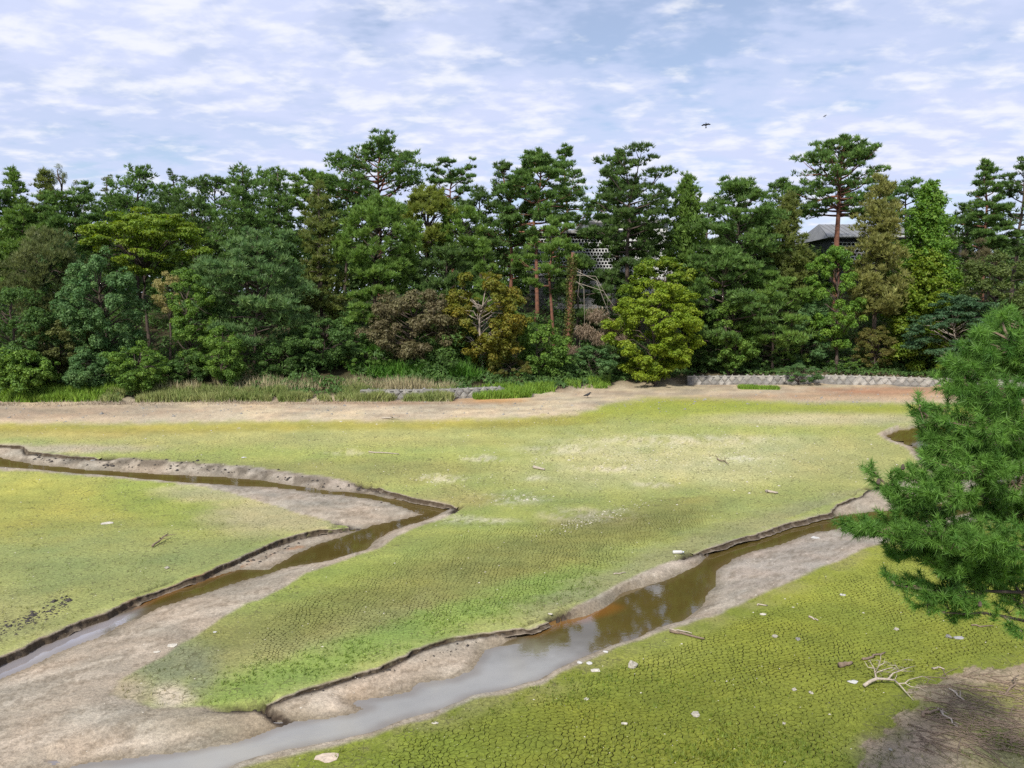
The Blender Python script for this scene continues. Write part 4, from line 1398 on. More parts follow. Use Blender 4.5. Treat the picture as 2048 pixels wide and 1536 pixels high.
plant('pine_tree', 'pine', 1545, 556, 720, 74, 70, *PINE_L, 'light green front pine with wide soft pads near the stone edge', limbs=22, flat=.40, pad=1.05, budget=26000)
plant('tulip_tree', 'broad', 1672, 482, 700, 52, 70, *LEAF_BR, 'narrow bright green tree with large leaves below the umbrella pine', elem='leaf', budget=34000, n=90, lump=.24, trunk=.9, egg=.2, hang=.5, maxleaf=.42)
plant('broadleaf_tree', 'broad', 1610, 590, 752, 50, 71, *LEAF_B, 'dusky blue green small tree over the stone edge', elem='leaf', budget=24000, n=70, lump=.25, flat=.6, trunk=.8)
plant('conifer_tree', 'cone', 1852, 506, 752, 82, 70, *LIME_D, 'yellow green conical tree in front of the bright green one', step=.5, nb=8, flat=.6, pad=1.1, budget=46000, elem='leaf', power=.5, droop=-5)
plant('broadleaf_tree', 'broad', 2005, 506, 690, 80, 67, *((0.075, 0.110, 0.028), (0.12, 0.155, 0.04)), 'rounded olive green broadleaf tree at the right edge', elem='leaf', budget=34000, n=100, lump=.18, trunk=.8)
plant('wispy_tree', 'broad', 1962, 478, 560, 34, 74, *BROWN, 'wispy brown half-dead tree left of the olive broadleaf tree', budget=8000, n=30, lump=.3, lift=1.0, dense=.5, bw=.12)
plant('maple_tree', 'broad', 1915, 590, 745, 92, 66, *((0.050, 0.105, 0.048), (0.085, 0.15, 0.065)), 'feathery grey green maple with flat sprays behind the near pine', elem='leaf', budget=36000, n=110, lump=.2, flat=.34, trunk=.75, bark=M_PALEBARK)
plant('broadleaf_tree', 'broad', 1470, 590, 745, 46, 69, *LEAF, 'leafy green sapling crown between the dark pine and the light pine', elem='leaf', budget=20000, n=60, lump=.25, trunk=.8)

plant('pine_tree', 'pine', 1215, 545, 660, 56, 74, *PINE_D, 'dark low pine before the stone foundation right of the broken trunk', limbs=16, flat=.42, budget=14000)
plant('broadleaf_tree', 'broad', 1390, 500, 680, 60, 76, *LEAF_D, 'dark green tree covering the balustrade right of the bright maple', elem='leaf', budget=18000, n=70, lump=.22, trunk=.8)
plant('broadleaf_tree', 'broad', 1800, 470, 660, 56, 76, *LEAF, 'green tree closing the gap between the yellow brown pine and the bright cone', elem='leaf', budget=18000, n=70, lump=.22, trunk=.8)

plant('pine_tree', 'pine', 1288, 448, 590, 56, 77, *PINE_D, 'dark drooping pine right of the lattice wall, in front of the white hall', limbs=18, flat=.4, budget=16000)

# --- the low front row: shrubs on the edge of the bank
plant('shrub', 'broad', 275, 684, 795, 52, 57, *LEAF, 'light green leafy shrub standing out at the left shore', 'shrub', 'leaf', 20000, n=60, lump=.24, flat=.6, trunk=.6)
plant('shrub', 'broad', 442, 648, 770, 42, 58, *LEAF, 'rounded green shrub left of the dark hollow', 'shrub', 'leaf', 20000, n=60, lump=.26, trunk=.7)
plant('shrub', 'broad', 120, 640, 740, 62, 59, *((0.11, 0.125, 0.04), (0.15, 0.165, 0.05)), 'olive brown shrub under the blue green trees at left', 'shrub', 'leaf', 16000, n=60, lump=.25, flat=.5, trunk=.7)
plant('shrub', 'broad', 40, 690, 805, 60, 56, *LEAF, 'mid green bush at the left edge above the bright grass', 'shrub', 'leaf', 18000, n=60, lump=.25, trunk=.6)
plant('shrub', 'broad', 180, 700, 795, 46, 57.5, *LEAF_B, 'blue green bush at the water side below the rounded broadleaf tree', 'shrub', 'leaf', 18000, n=60, lump=.25, trunk=.6)
plant('shrub', 'broad', 650, 634, 765, 74, 62, *LEAF_D, 'dark green bush below the olive spruce', 'shrub', 'leaf', 26000, n=80, lump=.24, flat=.6, trunk=.6)
plant('shrub', 'broad', 560, 690, 778, 62, 61, *LEAF_D, 'low dark bush behind the reeds under the blue green pine', 'shrub', 'leaf', 16000, n=60, lump=.25, flat=.6, trunk=.6)
plant('shrub', 'broad', 375, 700, 785, 44, 59, *LEAF_D, 'low dark bush between the two light shrubs at left', 'shrub', 'leaf', 14000, n=50, lump=.25, flat=.6, trunk=.6)
plant('shrub', 'broad', 735, 700, 775, 62, 62.5, *LEAF, 'grassy green bush behind the reeds under the brown cherry', 'shrub', 'leaf', 18000, n=60, lump=.22, flat=.7, trunk=.6)
plant('shrub', 'broad', 860, 712, 778, 66, 62.5, *LEAF_D, 'dark green bush directly below the cherry stems', 'shrub', 'leaf', 16000, n=60, lump=.22, flat=.7, trunk=.6)
plant('shrub', 'broad', 1085, 640, 770, 46, 64, *LEAF, 'upright green bush right of the golden maple', 'shrub', 'leaf', 18000, n=60, lump=.26, trunk=.7)
plant('shrub', 'broad', 1020, 720, 778, 50, 63, *((0.11, 0.125, 0.03), (0.18, 0.14, 0.03)), 'low yellowing bush at the foot of the golden maple', 'shrub', 'leaf', 12000, n=50, lump=.26, trunk=.6)
plant('shrub', 'broad', 1190, 690, 768, 46, 66, *LEAF_B, 'small teal bush left of the bright maple', 'shrub', 'leaf', 14000, n=50, lump=.25, flat=.5, trunk=.7)
plant('shrub', 'broad', 1140, 705, 772, 44, 66.5, *LEAF_D, 'dark low bush under the broken trunk', 'shrub', 'leaf', 12000, n=50, lump=.25, flat=.6, trunk=.7)
plant('shrub', 'broad', 1420, 690, 756, 46, 70.5, *LEAF_D, 'dark bush on top of the stone edge right of the bright maple', 'shrub', 'leaf', 12000, n=50, lump=.26, flat=.6, trunk=.7)
plant('shrub', 'broad', 1510, 700, 752, 50, 71, *LEAF_D, 'dark bush on the stone edge under the light front pine', 'shrub', 'leaf', 12000, n=50, lump=.26, flat=.6, trunk=.7)
plant('shrub', 'broad', 1600, 726, 769, 42, 67.2, *LEAF_B, 'blue green bush spilling over the stone edge', 'shrub', 'leaf', 16000, n=60, lump=.24, flat=.5, trunk=.7)
plant('shrub', 'broad', 1750, 652, 752, 40, 69.5, *((0.115, 0.13, 0.03), (0.19, 0.15, 0.05)), 'yellow brown shrub on the stone edge', 'shrub', 'leaf', 16000, n=60, lump=.22, flat=.6, trunk=.8, dense=.8)
plant('shrub', 'broad', 1685, 712, 752, 46, 70.5, *LEAF, 'leafy green bush on the stone edge left of the yellow brown shrub', 'shrub', 'leaf', 12000, n=50, lump=.24, flat=.6, trunk=.7)
plant('shrub', 'broad', 1930, 700, 760, 50, 67, *LEAF_D, 'dark bush at the stone edge behind the near pine', 'shrub', 'leaf', 12000, n=50, lump=.24, flat=.6, trunk=.7)
plant('shrub', 'broad', 2030, 660, 765, 60, 66, *LEAF_D, 'dark bush at the right edge behind the near pine', 'shrub', 'leaf', 12000, n=50, lump=.24, flat=.6, trunk=.7)
print('tree tris', TREE_TRIS[0])

# --- the closed dark wood further up the slope: one mass of crowns nobody could count
rng = np.random.default_rng(77)
fw = []
ft = []
for row, (Y, topy, spread) in enumerate(((94, 452, 36), (100, 440, 36), (108, 436, 40))):
    for px in np.arange(-260, 2320, 62):
        pxx = px + rng.uniform(-25, 25)
        if 1600 < pxx < 1730 and Y > 90:
            tp = 505
        elif 1040 < pxx < 1420:
            tp = 560 + rng.uniform(0, 30)
        else:
            tp = topy + rng.uniform(-28, 60)
        X, _, zt = at_depth(pxx, tp, Y)
        zb = float(hill(np.array([X]), np.array([float(Y)]))[0])
        lum = []
        for k in range(20):
            hh = rng.uniform(0.0, 0.97)
            rr = 3.2 * (1.05 - 0.6 * hh)
            a = rng.uniform(0, 6.28)
            lum.append((np.array([X + rr * 0.6 * math.cos(a), Y + rr * 0.6 * math.sin(a), zb + (zt - zb) * hh]), (1.5, 1.5, 0.9)))
        m = 1100
        pts, nrm, k = lumps_to_points(lum, m, rng, 1.0, np.array([X, Y, zb]), 0.4)
        q = leaf_quads(pts, nrm, np.full(m, 0.72), 0.7, rng)
        fw.append(q[:, :3].reshape(-1, 3))
        ft.append(tint_for(k, 20, *PINE_D, rng, m))
V = np.concatenate(fw)
o = link('far_wood', make_mesh('far_wood', V, np.arange(len(V)), np.full(len(V) // 3, 3), np.concatenate(ft), 'FACE', False, (M_LEAF,)))
tag(o, 'dark mass of further trees closing the wood behind the front rows', None, None, 'stuff')

# --- saplings and thicket in the shade of the slope, one tangled mass
fw, ft = [], []
for i in range(190):
    xx = rng.uniform(-50, 56)
    ss = rng.uniform(3.5, 24)
    yy = float(shore_y(xx)) + ss
    if 5 < xx < 22 and ss > 9:
        continue
    zz0 = float(hill(np.array([xx]), np.array([yy]))[0])
    hh = rng.uniform(1.2, 3.6)
    lum = [(np.array([xx + rng.normal(0, .8), yy + rng.normal(0, .6), zz0 + hh * rng.uniform(.1, 1)]), (rng.uniform(.6, 1.1),) * 2 + (rng.uniform(.4, .8),)) for _ in range(6)]
    m = 420
    pts, nrm, k = lumps_to_points(lum, m, rng, .8, np.array([xx, yy, zz0]), .4)
    q = leaf_quads(pts, nrm, np.full(m, .34), .6, rng)
    fw.append(q[:, :3].reshape(-1, 3))
    ft.append(tint_for(k, 6, *LEAF_D, rng, m))
V = np.concatenate(fw)
o = link('thicket', make_mesh('thicket', V, np.arange(len(V)), np.full(len(V) // 3, 3), np.concatenate(ft), 'FACE', False, (M_LEAF,)))
tag(o, 'shaded tangle of saplings on the slope between the trunks', None, None, 'stuff')

# --- undergrowth covering the slope
m = 90000
s = rng.uniform(0.3, 26, m) ** 1.0
s = np.where(rng.random(m) < 0.55, rng.uniform(0.2, 7, m), s)
x = rng.uniform(-52, 60, m)
y = shore_y(x) + 0.6 + s
keep = fbm(x * 0.4, y * 0.4, 501, 3) > 0.33
x, y, s = x[keep], y[keep], s[keep]
m = len(x)
hgt = 0.15 + 3.0 * np.clip(fbm(x * 0.5, y * 0.5, 503, 3) - 0.35, 0, 1) * rng.uniform(0.2, 1, m)
hgt = hgt * sstep(0.0, 3.0, s) + 0.12
z = hill(x, y) + hgt
q = leaf_quads(np.stack([x, y, z], 1), np.tile([0, -0.4, 0.9], (m, 1)), np.full(m, 0.34), 0.8, rng, 0.9, 0.2)
kk = (vnoise(x * .6, y * .6, 505) * 39).astype(int)
o = link('undergrowth', make_mesh('undergrowth', q[:, :3].reshape(-1, 3), np.arange(m * 3), np.full(m, 3), tint_for(kk, 40, *LEAF_D, rng, m), 'FACE', False, (M_LEAF,)))
tag(o, 'low leafy ground cover on the slope under the trees', None, None, 'stuff')
# ------------------------------------------------------------------ low stone edge of the pond, stones set as diamonds
def stone_wall(name, pts_px, z0, height, label, seed, mats):
    rng = random.Random(seed)
    line = world_poly(pts_px)
    seg = np.linalg.norm(np.diff(line, axis=0), axis=1)
    cum = np.concatenate([[0], np.cumsum(seg)])
    total = cum[-1]

    def frame(s):
        i = min(int(np.searchsorted(cum, s, 'right') - 1), len(seg) - 1)
        d = (line[i + 1] - line[i]) / seg[i]
        return line[i] + d * (s - cum[i]), d

    z0 = z0 + 3.0
    root = empty(name, (line[0][0], line[0][1], z0))
    tag(root, label, 'stone wall')
    base = np.array([line[0][0], line[0][1], z0])
    # the joint mass behind the stones
    mb = MB()
    n = int(total / 2) + 1
    prof = [(-0.02, 0.0), (0.10, height - 0.05), (0.75, height - 0.05), (0.75, -0.6), (-0.02, -0.6)]
    vs = []
    for i in range(n + 1):
        p, d = frame(total * i / n)
        nrm = np.array([-d[1], d[0]])
        for (o, z) in prof:
            q = p + nrm * o
            vs.append((q[0] - base[0], q[1] - base[1], z))
    k = len(prof)
    fs = []
    for i in range(n):
        for j in range(k):
            j2 = (j + 1) % k
            fs.append((i * k + j, (i + 1) * k + j, (i + 1) * k + j2, i * k + j2))
    fs.append(tuple(range(k - 1, -1, -1)))
    fs.append(tuple(n * k + j for j in range(k)))
    mb.add(vs, fs)
    mb.build('joint_mass', M_MORTAR, root)
    # stones: a few chipped diamond shapes shared by all
    shapes = []
    a = 0.33
    for sidx in range(8):
        m = MB()
        r = lambda w: rng.uniform(-w, w)
        rim = [(-a * .93 + r(.03), 0 + r(.03)), (-.04 + r(.04), a * .95 + r(.03)), (.04 + r(.04), a * .95 + r(.03)), (a * .93 + r(.03), r(.03)), (.04 + r(.04), -a * .95 + r(.03)), (-.04 + r(.04), -a * .95 + r(.03))]
        top = [(x * .80, z * .80) for x, z in rim]
        dep = [rng.uniform(.035, .075) for _ in rim]
        v = [(x, 0.06, z) for x, z in rim] + [(x, -0.015, z) for x, z in rim] + [(x, -d, z) for (x, z), d in zip(top, dep)] + [(r(.05), -.08 - rng.uniform(0, .03), r(.05))]
        f = []
        for j in range(6):
            j2 = (j + 1) % 6
            f += [(j, j2, 6 + j2, 6 + j), (6 + j, 6 + j2, 12 + j2, 12 + j), (12 + j, 12 + j2, 18)]
        m.add(v, f)
        shapes.append([m.mesh('stone', mats[0]), m.mesh('stone', mats[1]), m.mesh('stone', mats[2])])
    count = 0
    rowh = a
    rows_n = int(height / rowh + 0.5)
    for rr in range(rows_n):
        s = a * (rr % 2) + a
        while s < total - a and count < 290:
            p, d = frame(s)
            nrm = np.array([-d[1], d[0]])
            zz = (rr + 0.5) * height / rows_n
            q = p + nrm * (0.10 * zz / height - 0.01)
            sh = rng.choice(shapes)[2 if (rr == 0 and rng.random() < .6) or rng.random() < 0.12 else rng.choice((0, 0, 1))]
            o = link('stone', sh, root, (q[0] - base[0], q[1] - base[1], zz))
            o.rotation_euler = (-0.10, rng.choice([0, math.pi]) + rng.uniform(-.12, .12), math.atan2(d[1], d[0]))
            sc = rng.uniform(.90, 1.08)
            o.scale = (sc, 1, sc * height / rows_n / rowh)
            s += 2 * a
            count += 1
    # flat coping
    s = 0.0
    cop = []
    for i in range(4):
        m = MB()
        L = 0.92
        m.add([(0, -.05 + rng.uniform(0, .02), 0), (L, -.05 + rng.uniform(0, .02), 0), (L, .4, 0), (0, .4, 0), (.02, -.03, .09 + rng.uniform(0, .02)), (L - .02, -.03, .09 + rng.uniform(0, .02)), (L - .02, .4, .1), (.02, .4, .1)],
              [(0, 3, 2, 1), (4, 5, 6, 7), (0, 1, 5, 4), (1, 2, 6, 5), (2, 3, 7, 6), (3, 0, 4, 7)])
        cop.append(m.mesh('coping_stone', mats[(0, 1, 2, 1)[i]]))
    while s < total - 0.95:
        p, d = frame(s)
        nrm = np.array([-d[1], d[0]])
        q = p + nrm * 0.09
        o = link('coping_stone', rng.choice(cop), root, (q[0] - base[0], q[1] - base[1], height - 0.045))
        o.rotation_euler = (0, 0, math.atan2(d[1], d[0]))
        s += 0.95


WALL_R = [(1375, 770), (1480, 769.5), (1560, 769.5), (1640, 768), (1720, 770), (1800, 772.5), (1900, 776), (2050, 780), (2200, 785)]
WALL_L = [(720, 800.5), (800, 800), (900, 798), (960, 795), (1010, 792)]
stone_wall('stone_wall', WALL_R, -0.02, 0.74, 'low pale stone wall of diamond-set blocks along the right shore', 4, (M_STONE, M_STONE_MID, M_STONE_DARK))
stone_wall('stone_wall', WALL_L, 0.0, 0.66, 'low grey stone wall half hidden by reeds at the centre left shore', 5, (M_STONE_MID, M_STONE_DARK, M_STONE_DARK))

# ------------------------------------------------------------------ the pavilion behind the central pines
def lattice(mb, x0, z0, cols, rws, w, h, t, d, keep=None):
    """Pierced screen of hollow blocks in running bond."""
    for r in range(rws):
        off = 0.5 * w * (r % 2)
        za = z0 + r * h
        mb.box(x0, x0 + cols * w, 0, d, za - t / 2, za + t / 2)
        for c in range(cols + 1):
            xx = x0 + c * w + off
            if xx > x0 + cols * w:
                continue
            mb.box(xx - t / 2, xx + t / 2, 0.006, d - 0.006, za + t / 2, za + h - t / 2)
    za = z0 + rws * h
    mb.box(x0, x0 + cols * w, 0, d, za - t / 2, za + t / 2)


def px_x(px, Y):
    return float((px - CX) / F * Y / (cP + 0.0) * 1.0)


YP = 84.0
a0 = at_depth(1062, 604, YP)
a1 = at_depth(1246, 552, YP)
top_l = at_depth(1062, 470, YP)[2]
zg, zs = a0[2] - 1.5, a1[2]
xa, xb = a0[0], a1[0]
pav = empty('pavilion', (xa, YP, zg))
tag(pav, 'pavilion with a pierced white block screen on a stone base behind the central pines', 'building')
mb = MB()
W = xb - xa
Hs = zs - zg
mb.box(0.02, W - 0.02, 0.30, 9.0, 0, Hs)
mb.build('foundation', M_MORTAR, pav)
rng_ = random.Random(9)
blocks = []
for i in range(4):
    m = MB()
    L, hh, b = 0.80, 0.33, 0.03
    m.add([(0, .3, 0), (L, .3, 0), (L, .3, hh), (0, .3, hh), (0, b, 0), (L, b, 0), (L, b, hh), (0, b, hh), (b, 0, b), (L - b, rng_.uniform(-.01, .01), b), (L - b, 0, hh - b), (b, rng_.uniform(-.01, .01), hh - b)],
          [(0, 1, 5, 4), (1, 2, 6, 5), (2, 3, 7, 6), (3, 0, 4, 7), (4, 5, 9, 8), (5, 6, 10, 9), (6, 7, 11, 10), (7, 4, 8, 11), (8, 9, 10, 11)])
    blocks.append([m.mesh('stone_block', M_CONCRETE), m.mesh('stone_block', M_STONE_DARK)])
nrow = int(Hs / 0.345)
for r in range(nrow):
    x = -0.4 * (r % 2)
    while x < W - 0.5:
        if x >= 0 and not (1.6 < x < 2.8 and r > 2):
            link('stone_block', rng_.choice(blocks)[1 if x < 2.2 else 0], pav, (x, -0.005, r * 0.345))
        x += 0.815
mb = MB()
mb.box(-0.15, W + 0.1, -0.12, 0.9, Hs + 0.003, Hs + 0.14)
mb.build('ledge', M_CONCRETE, pav)
mb = MB()
Hl = top_l - zs - 0.15
wl_ = 0.335
lattice(mb, 0.0, Hs + 0.20, int(W / wl_), int(Hl / wl_), wl_, wl_, 0.085, 0.20)
o = mb.build('lattice_screen', M_WHITE, pav)
o['kind'] = 'stuff'
mb = MB()
mb.box(-0.3, W + 0.2, 1.8, 8.8, Hs + 0.15, Hs + 0.15 + Hl)
mb.build('inner_wall', M_DARKWALL, pav)
mb = MB()
mb.box(-0.8, W + 0.4, -0.5, 9.4, Hs + 0.30 + Hl, Hs + 0.62 + Hl)
mb.build('roof', M_CONCRETE, pav)

# the white hall beside it
b0 = at_depth(1168, 600, YP + 6)
b1 = at_depth(1435, 600, YP + 6)
bt = at_depth(1168, 446, YP + 6)[2]
hall = empty('hall', (b0[0], YP + 6, b0[2] - 2))
tag(hall, 'white walled hall with dark upright slots and slatted balustrade seen between the pine trunks', 'building')
Wh, Hh = b1[0] - b0[0], bt - b0[2] + 2
mb = MB()
mb.box(0, Wh * 0.62, 0, 10, 0, Hh)
mb.build('wall', M_WHITE, hall)
mb = MB()
mb.box(Wh * .62 + .003, Wh, .4, 10, 0, Hh * .52)
mb.build('side_wall', M_CONCRETE, hall)
mb = MB()
mb.box(-0.4, Wh * 0.62 + 0.4, -0.6, 10.4, Hh + 0.003, Hh + 0.32)
mb.build('roof', M_CONCRETE, hall)
slot = MB()
slot.box(0, 0.16, -0.02, 0.1, 0, 0.75)
slot_me = slot.mesh('wall_slot', M_DARKWALL)
for i in range(9):
    link('wall_slot', slot_me, hall, (0.4 + i * 0.42, 0, Hh - 1.15))
bal = MB()
bal.box(0, .05, 0, .05, 0, 3.0)
bal_me = bal.mesh('baluster', M_WHITE)
for i in range(26):
    link('baluster', bal_me, hall, (Wh * .60 + i * 0.24, -0.3, Hh * .52 - 3.2))
mb = MB()
mb.box(Wh * .6 - .1, Wh, -.34, -.2, Hh * .52 - .19, Hh * .52 - .06)
mb.build('rail', M_WHITE, hall)

# ------------------------------------------------------------------ the long roofed building at the right
YR = 92.0
r0 = at_depth(1656, 473, YR)
r1 = at_depth(1914, 473, YR)
zfl = float(hill(np.array([r0[0]]), np.array([YR]))[0])
bld = empty('long_building', (r0[0], YR, zfl))
tag(bld, 'long dark building with a grey sheet roof behind the umbrella pine', 'building')
Wb = r1[0] - r0[0]
ze = r0[2] - zfl
zr = at_depth(1632, 446, YR + 3)[2] - zfl
mb = MB()
mb.box(0.6, Wb - 0.5, 0.6, 9, 0, ze - 0.25)
mb.build('wall', M_DARKWALL, bld)
mb = MB()
mb.add([(-0.4, -0.9, ze), (Wb + .4, -0.9, ze), (Wb + .2, 4.5, zr), (0.6, 4.5, zr), (-0.4, -0.9, ze - .22), (Wb + .4, -0.9, ze - .22), (Wb + .2, 10, ze - .2), (-.4, 10, ze - .2), (Wb + .2, 10, ze), (-.4, 10, ze)],
       [(0, 1, 2, 3), (0, 4, 5, 1), (2, 8, 9, 3), (4, 7, 6, 5), (1, 5, 6, 8, 2), (0, 3, 9, 7, 4), (8, 6, 7, 9)])
roof = mb.build('roof', M_ROOF, bld)
seam = MB()
L_ = math.hypot(5.3, zr - ze)
seam.box(-.02, .02, 0, L_, 0.0, .05)
seam_me = seam.mesh('roof_seam', M_ROOF)
for i in range(20):
    o = link('roof_seam', seam_me, roof, (0.7 + i * (Wb - 1) / 20, -0.85, ze + 0.008))
    o.rotation_euler = (math.atan2(zr - ze, 5.4), 0, 0)
mb = MB()
mb.box(-0.42, Wb + .42, -0.97, -0.905, ze - .10, ze + .03)
mb.build('eave_strip', M_WHITE, bld)
mb = MB()
zl0 = at_depth(1640, 526, YR)[2] - zfl
lattice(mb, 0.6, zl0, int((Wb - 1.4) / .5), 6, 0.50, 0.40, 0.10, 0.25)
o = mb.build('lattice_screen', M_WHITE, bld)
o['kind'] = 'stuff'
o.location = (0, 0.2, 0)
mb = MB()
mb.box(Wb - .1, Wb + .12, -.9, -.68, ze - 2.4, ze - .23)
mb.build('corner_post', M_DARKWALL, bld)
vent = MB()
vent.box(0, .5, 0, .4, 0, .7)
link('vent_box', vent.mesh('vent_box', M_CONCRETE), bld, (3.6, .19, ze - 1.1))

# ------------------------------------------------------------------ broken, vine-grown trunk with hanging dead boughs
t0 = at_depth(1132, 706, 67.5)
t0[2] = float(hill(np.array([t0[0]]), np.array([67.5]))[0])
tt = at_depth(1146, 505, 67.5)
bt_ = empty('broken_trunk', t0)
tag(bt_, 'broken dead reddish trunk wound with creeper and hung with bare boughs', 'dead tree')
rng = np.random.default_rng(31)
mb = MB()
ln = [np.array([0, 0, -.3]), np.array([.15, 0, 2.2]), np.array([.3, .1, 4.4]), (tt - t0) * .8, tt - t0]
mb.tube(ln, [.30, .26, .23, .2, .14], 8)
mb.build('trunk', M_REDBARK, bt_, True)
mb = MB()
for i in range(7):
    h = rng.uniform(.35, .9)
    p0 = on_line(ln, h)
    end = p0 + np.array([rng.uniform(0.2, 4.6), rng.uniform(-.9, .3), rng.uniform(-4.0, -.8)])
    mid = (p0 + end) / 2 + np.array([.5, 0, .9])
    mb.tube([p0, mid, end, end + np.array([rng.uniform(-.3, .6), 0, -rng.uniform(.5, 1.5)])], [.026, .018, .01, .004], 4)
mb.build('dead_boughs', M_DEADWOOD, bt_)
pts = []
for i in range(2600):
    h = rng.uniform(.05, .95)
    p0 = on_line(ln, h)
    a = rng.uniform(0, 6.28)
    pts.append(p0 + np.array([math.cos(a), math.sin(a), 0]) * rng.uniform(.2, .45))
pts = np.array(pts)
q = leaf_quads(pts, unit(rng.normal(size=pts.shape)), np.full(len(pts), .17), .8, rng)
me = make_mesh('creeper', q.reshape(-1, 3), np.arange(len(q) * 4), np.full(len(q), 4), tint_for(rng.integers(0, 9, len(q)), 9, (.06, .09, .025), (.15, .12, .03), rng, len(q)), 'FACE', False, (M_LEAF,))
link('creeper', me, bt_)
pts, kk = [], []
for i, (dx, dz, s) in enumerate([(2.6, 3.6, 1.0), (3.9, 2.6, .9), (1.6, 2.2, .9), (2.9, 1.6, .8), (.6, .4, .8), (.3, -.6, .6), (4.6, 1.6, .6)]):
    for _ in range(500):
        d = rng.normal(size=3)
        pts.append(np.array([dx, -.5, dz + .8]) + d / np.linalg.norm(d) * s * rng.uniform(.2, 1) * np.array([1.1, .7, .8]))
pts = np.array(pts)
tri = blade_tris(pts, np.tile([0.1, 0, -1.0], (len(pts), 1)), np.full(len(pts), .34), np.full(len(pts), .045), 3, .7, rng)
V = tri.reshape(-1, 3)
link('dead_needles', make_mesh('dead_needles', V, np.arange(len(V)), np.full(len(V) // 3, 3), np.repeat(tint_for(rng.integers(0, 9, len(pts)), 9, (.20, .15, .10), (.30, .24, .17), rng, len(pts)), 3, 0), 'FACE', False, (M_NEEDLE,)), bt_)

# ------------------------------------------------------------------ reeds and grass along the far shore
def grass_patch(name, label, spans, n, h, w, col, alt, seed, depth=(0.0, 2.0), lean=.22, seg=1):
    rng = np.random.default_rng(seed)
    us = []
    for (u0, u1, v0, v1, wt) in spans:
        k = int(n * wt)
        u = rng.uniform(u0, u1, k)
        v = v0 + (v1 - v0) * (u - u0) / (u1 - u0)
        us.append(np.stack([u, v], 1))
    us = np.concatenate(us)
    x, y = ground_at(us[:, 0], us[:, 1])
    off = rng.uniform(depth[0], depth[1], len(x)) * (0.4 + 1.2 * vnoise(x * .5, x * 0, seed))
    y = y + off
    dens = fbm(x * .7, y * .7, seed + 3, 3)
    kp = dens > 0.36
    x, y, dens = x[kp], y[kp], dens[kp]
    m = len(x)
    z = bed(x, y)[0]
    hh = h * rng.uniform(.5, 1.15, m) * (.6 + .8 * (dens - .3))
    P0 = np.stack([x, y, z - .03], 1)
    d = unit(np.stack([rng.normal(0, lean, m), rng.normal(0, lean, m), np.ones(m)], 1))
    side = unit(np.stack([rng.normal(size=m), rng.normal(size=m) * .5, np.zeros(m)], 1)) * (w * .5)
    bend = np.stack([rng.normal(0, .12, m), rng.normal(0, .12, m), np.zeros(m)], 1) * h
    midp = P0 + d * hh[:, None] * .55
    tip = P0 + d * hh[:, None] + bend
    V = np.stack([P0 - side, P0 + side, midp + side * .8, tip, midp - side * .8], 1).reshape(-1, 3)
    fl = (np.array([0, 1, 2, 3, 4])[None] + 5 * np.arange(m)[:, None]).ravel()
    o = link(name, make_mesh(name, V, fl, np.full(m, 5), tint_for((vnoise(x * 1.2, y * 1.2, 8) * 19).astype(int), 20, col, alt, rng, m), 'FACE', False, (M_GRASS,)))
    tag(o, label, None, None, 'stuff')


G1 = ((.12, .22, .025), (.21, .30, .045))
G2 = ((.16, .21, .06), (.29, .29, .12))
G3 = ((.30, .26, .15), (.42, .37, .22))
grass_patch('bright_grass', 'bright green grass on the left shore', [(-60, 215, 806, 803, 1)], 9000, .8, .05, *G1, 601, (0, 2.6))
grass_patch('bright_grass', 'bright green grass clump right of the reed bed', [(945, 1062, 800, 795, .7), (1050, 1110, 790, 786, .15), (1130, 1225, 781, 777, .12)], 5600, .9, .05, *G1, 602, (0, 2.2))
grass_patch('bright_grass', 'short green grass patch on the dry shore at right', [(1482, 1560, 779, 780, 1)], 2200, .45, .05, *G1, 603, (0, 1.0))
grass_patch('reeds', 'green and straw coloured reed bed along the shore', [(190, 560, 806, 803, .35), (540, 905, 804, 803, .65)], 25000, .88, .045, *G2, 604, (0, 3.0))
grass_patch('dry_reeds', 'dry brown reed stalks standing above the green reeds', [(300, 920, 800, 796, 1)], 4200, 1.35, .03, *G3, 605, (1.0, 3.2), .12)
grass_patch('dry_reeds', 'dry grey stubble on the left shore', [(-80, 560, 812, 806, .8), (560, 900, 808, 806, .2)], 3600, .42, .03, (.30, .25, .19), (.38, .32, .25), 606, (-.4, 1.5), 1.0)
grass_patch('bank_grass', 'rank green grass under the brown cherry', [(690, 960, 786, 784, 1)], 7000, 1.5, .06, (.06, .16, .02), (.11, .22, .03), 607, (0, 4.0), .45)

# ------------------------------------------------------------------ things lying on the dry bed
def bed_z(x, y):
    return float(bed(np.array([float(x)]), np.array([float(y)]))[0][0])


def spot(px, py):
    x, y = ground_at(px, py)
    x, y = float(x), float(y)
    return np.array([x, y, bed_z(x, y)])


def stick(name, p_px, q_px, r, mat, label, cat='stick', side=0, twigs=0, seed=0, lift=0.0):
    rng = np.random.default_rng(seed)
    r = r * 1.35
    a, b = spot(*p_px), spot(*q_px)
    mb = MB()
    k = 6
    pts = []
    for i in range(k):
        t = i / (k - 1)
        p = (b - a) * t + np.array([rng.normal(0, .03), rng.normal(0, .03), r * .8 + lift * t + abs(rng.normal(0, .012))])
        pts.append(p)
    mb.tube(pts, [r * (1 - .5 * i / (k - 1)) for i in range(k)], 7)
    for j in range(twigs):
        i = rng.integers(1, k - 1)
        d = np.array([rng.normal(), rng.normal(), abs(rng.normal()) * .5])
        d /= np.linalg.norm(d)
        L = np.linalg.norm(b - a) * rng.uniform(.2, .45)
        mb.tube([pts[i], pts[i] + d * L * .5 + np.array([0, 0, .02]), pts[i] + d * L], [r * .5, r * .35, r * .15], 5)
    o = link(name, mb.mesh(name, mat, True), None, a)
    tag(o, label, cat)
    return o


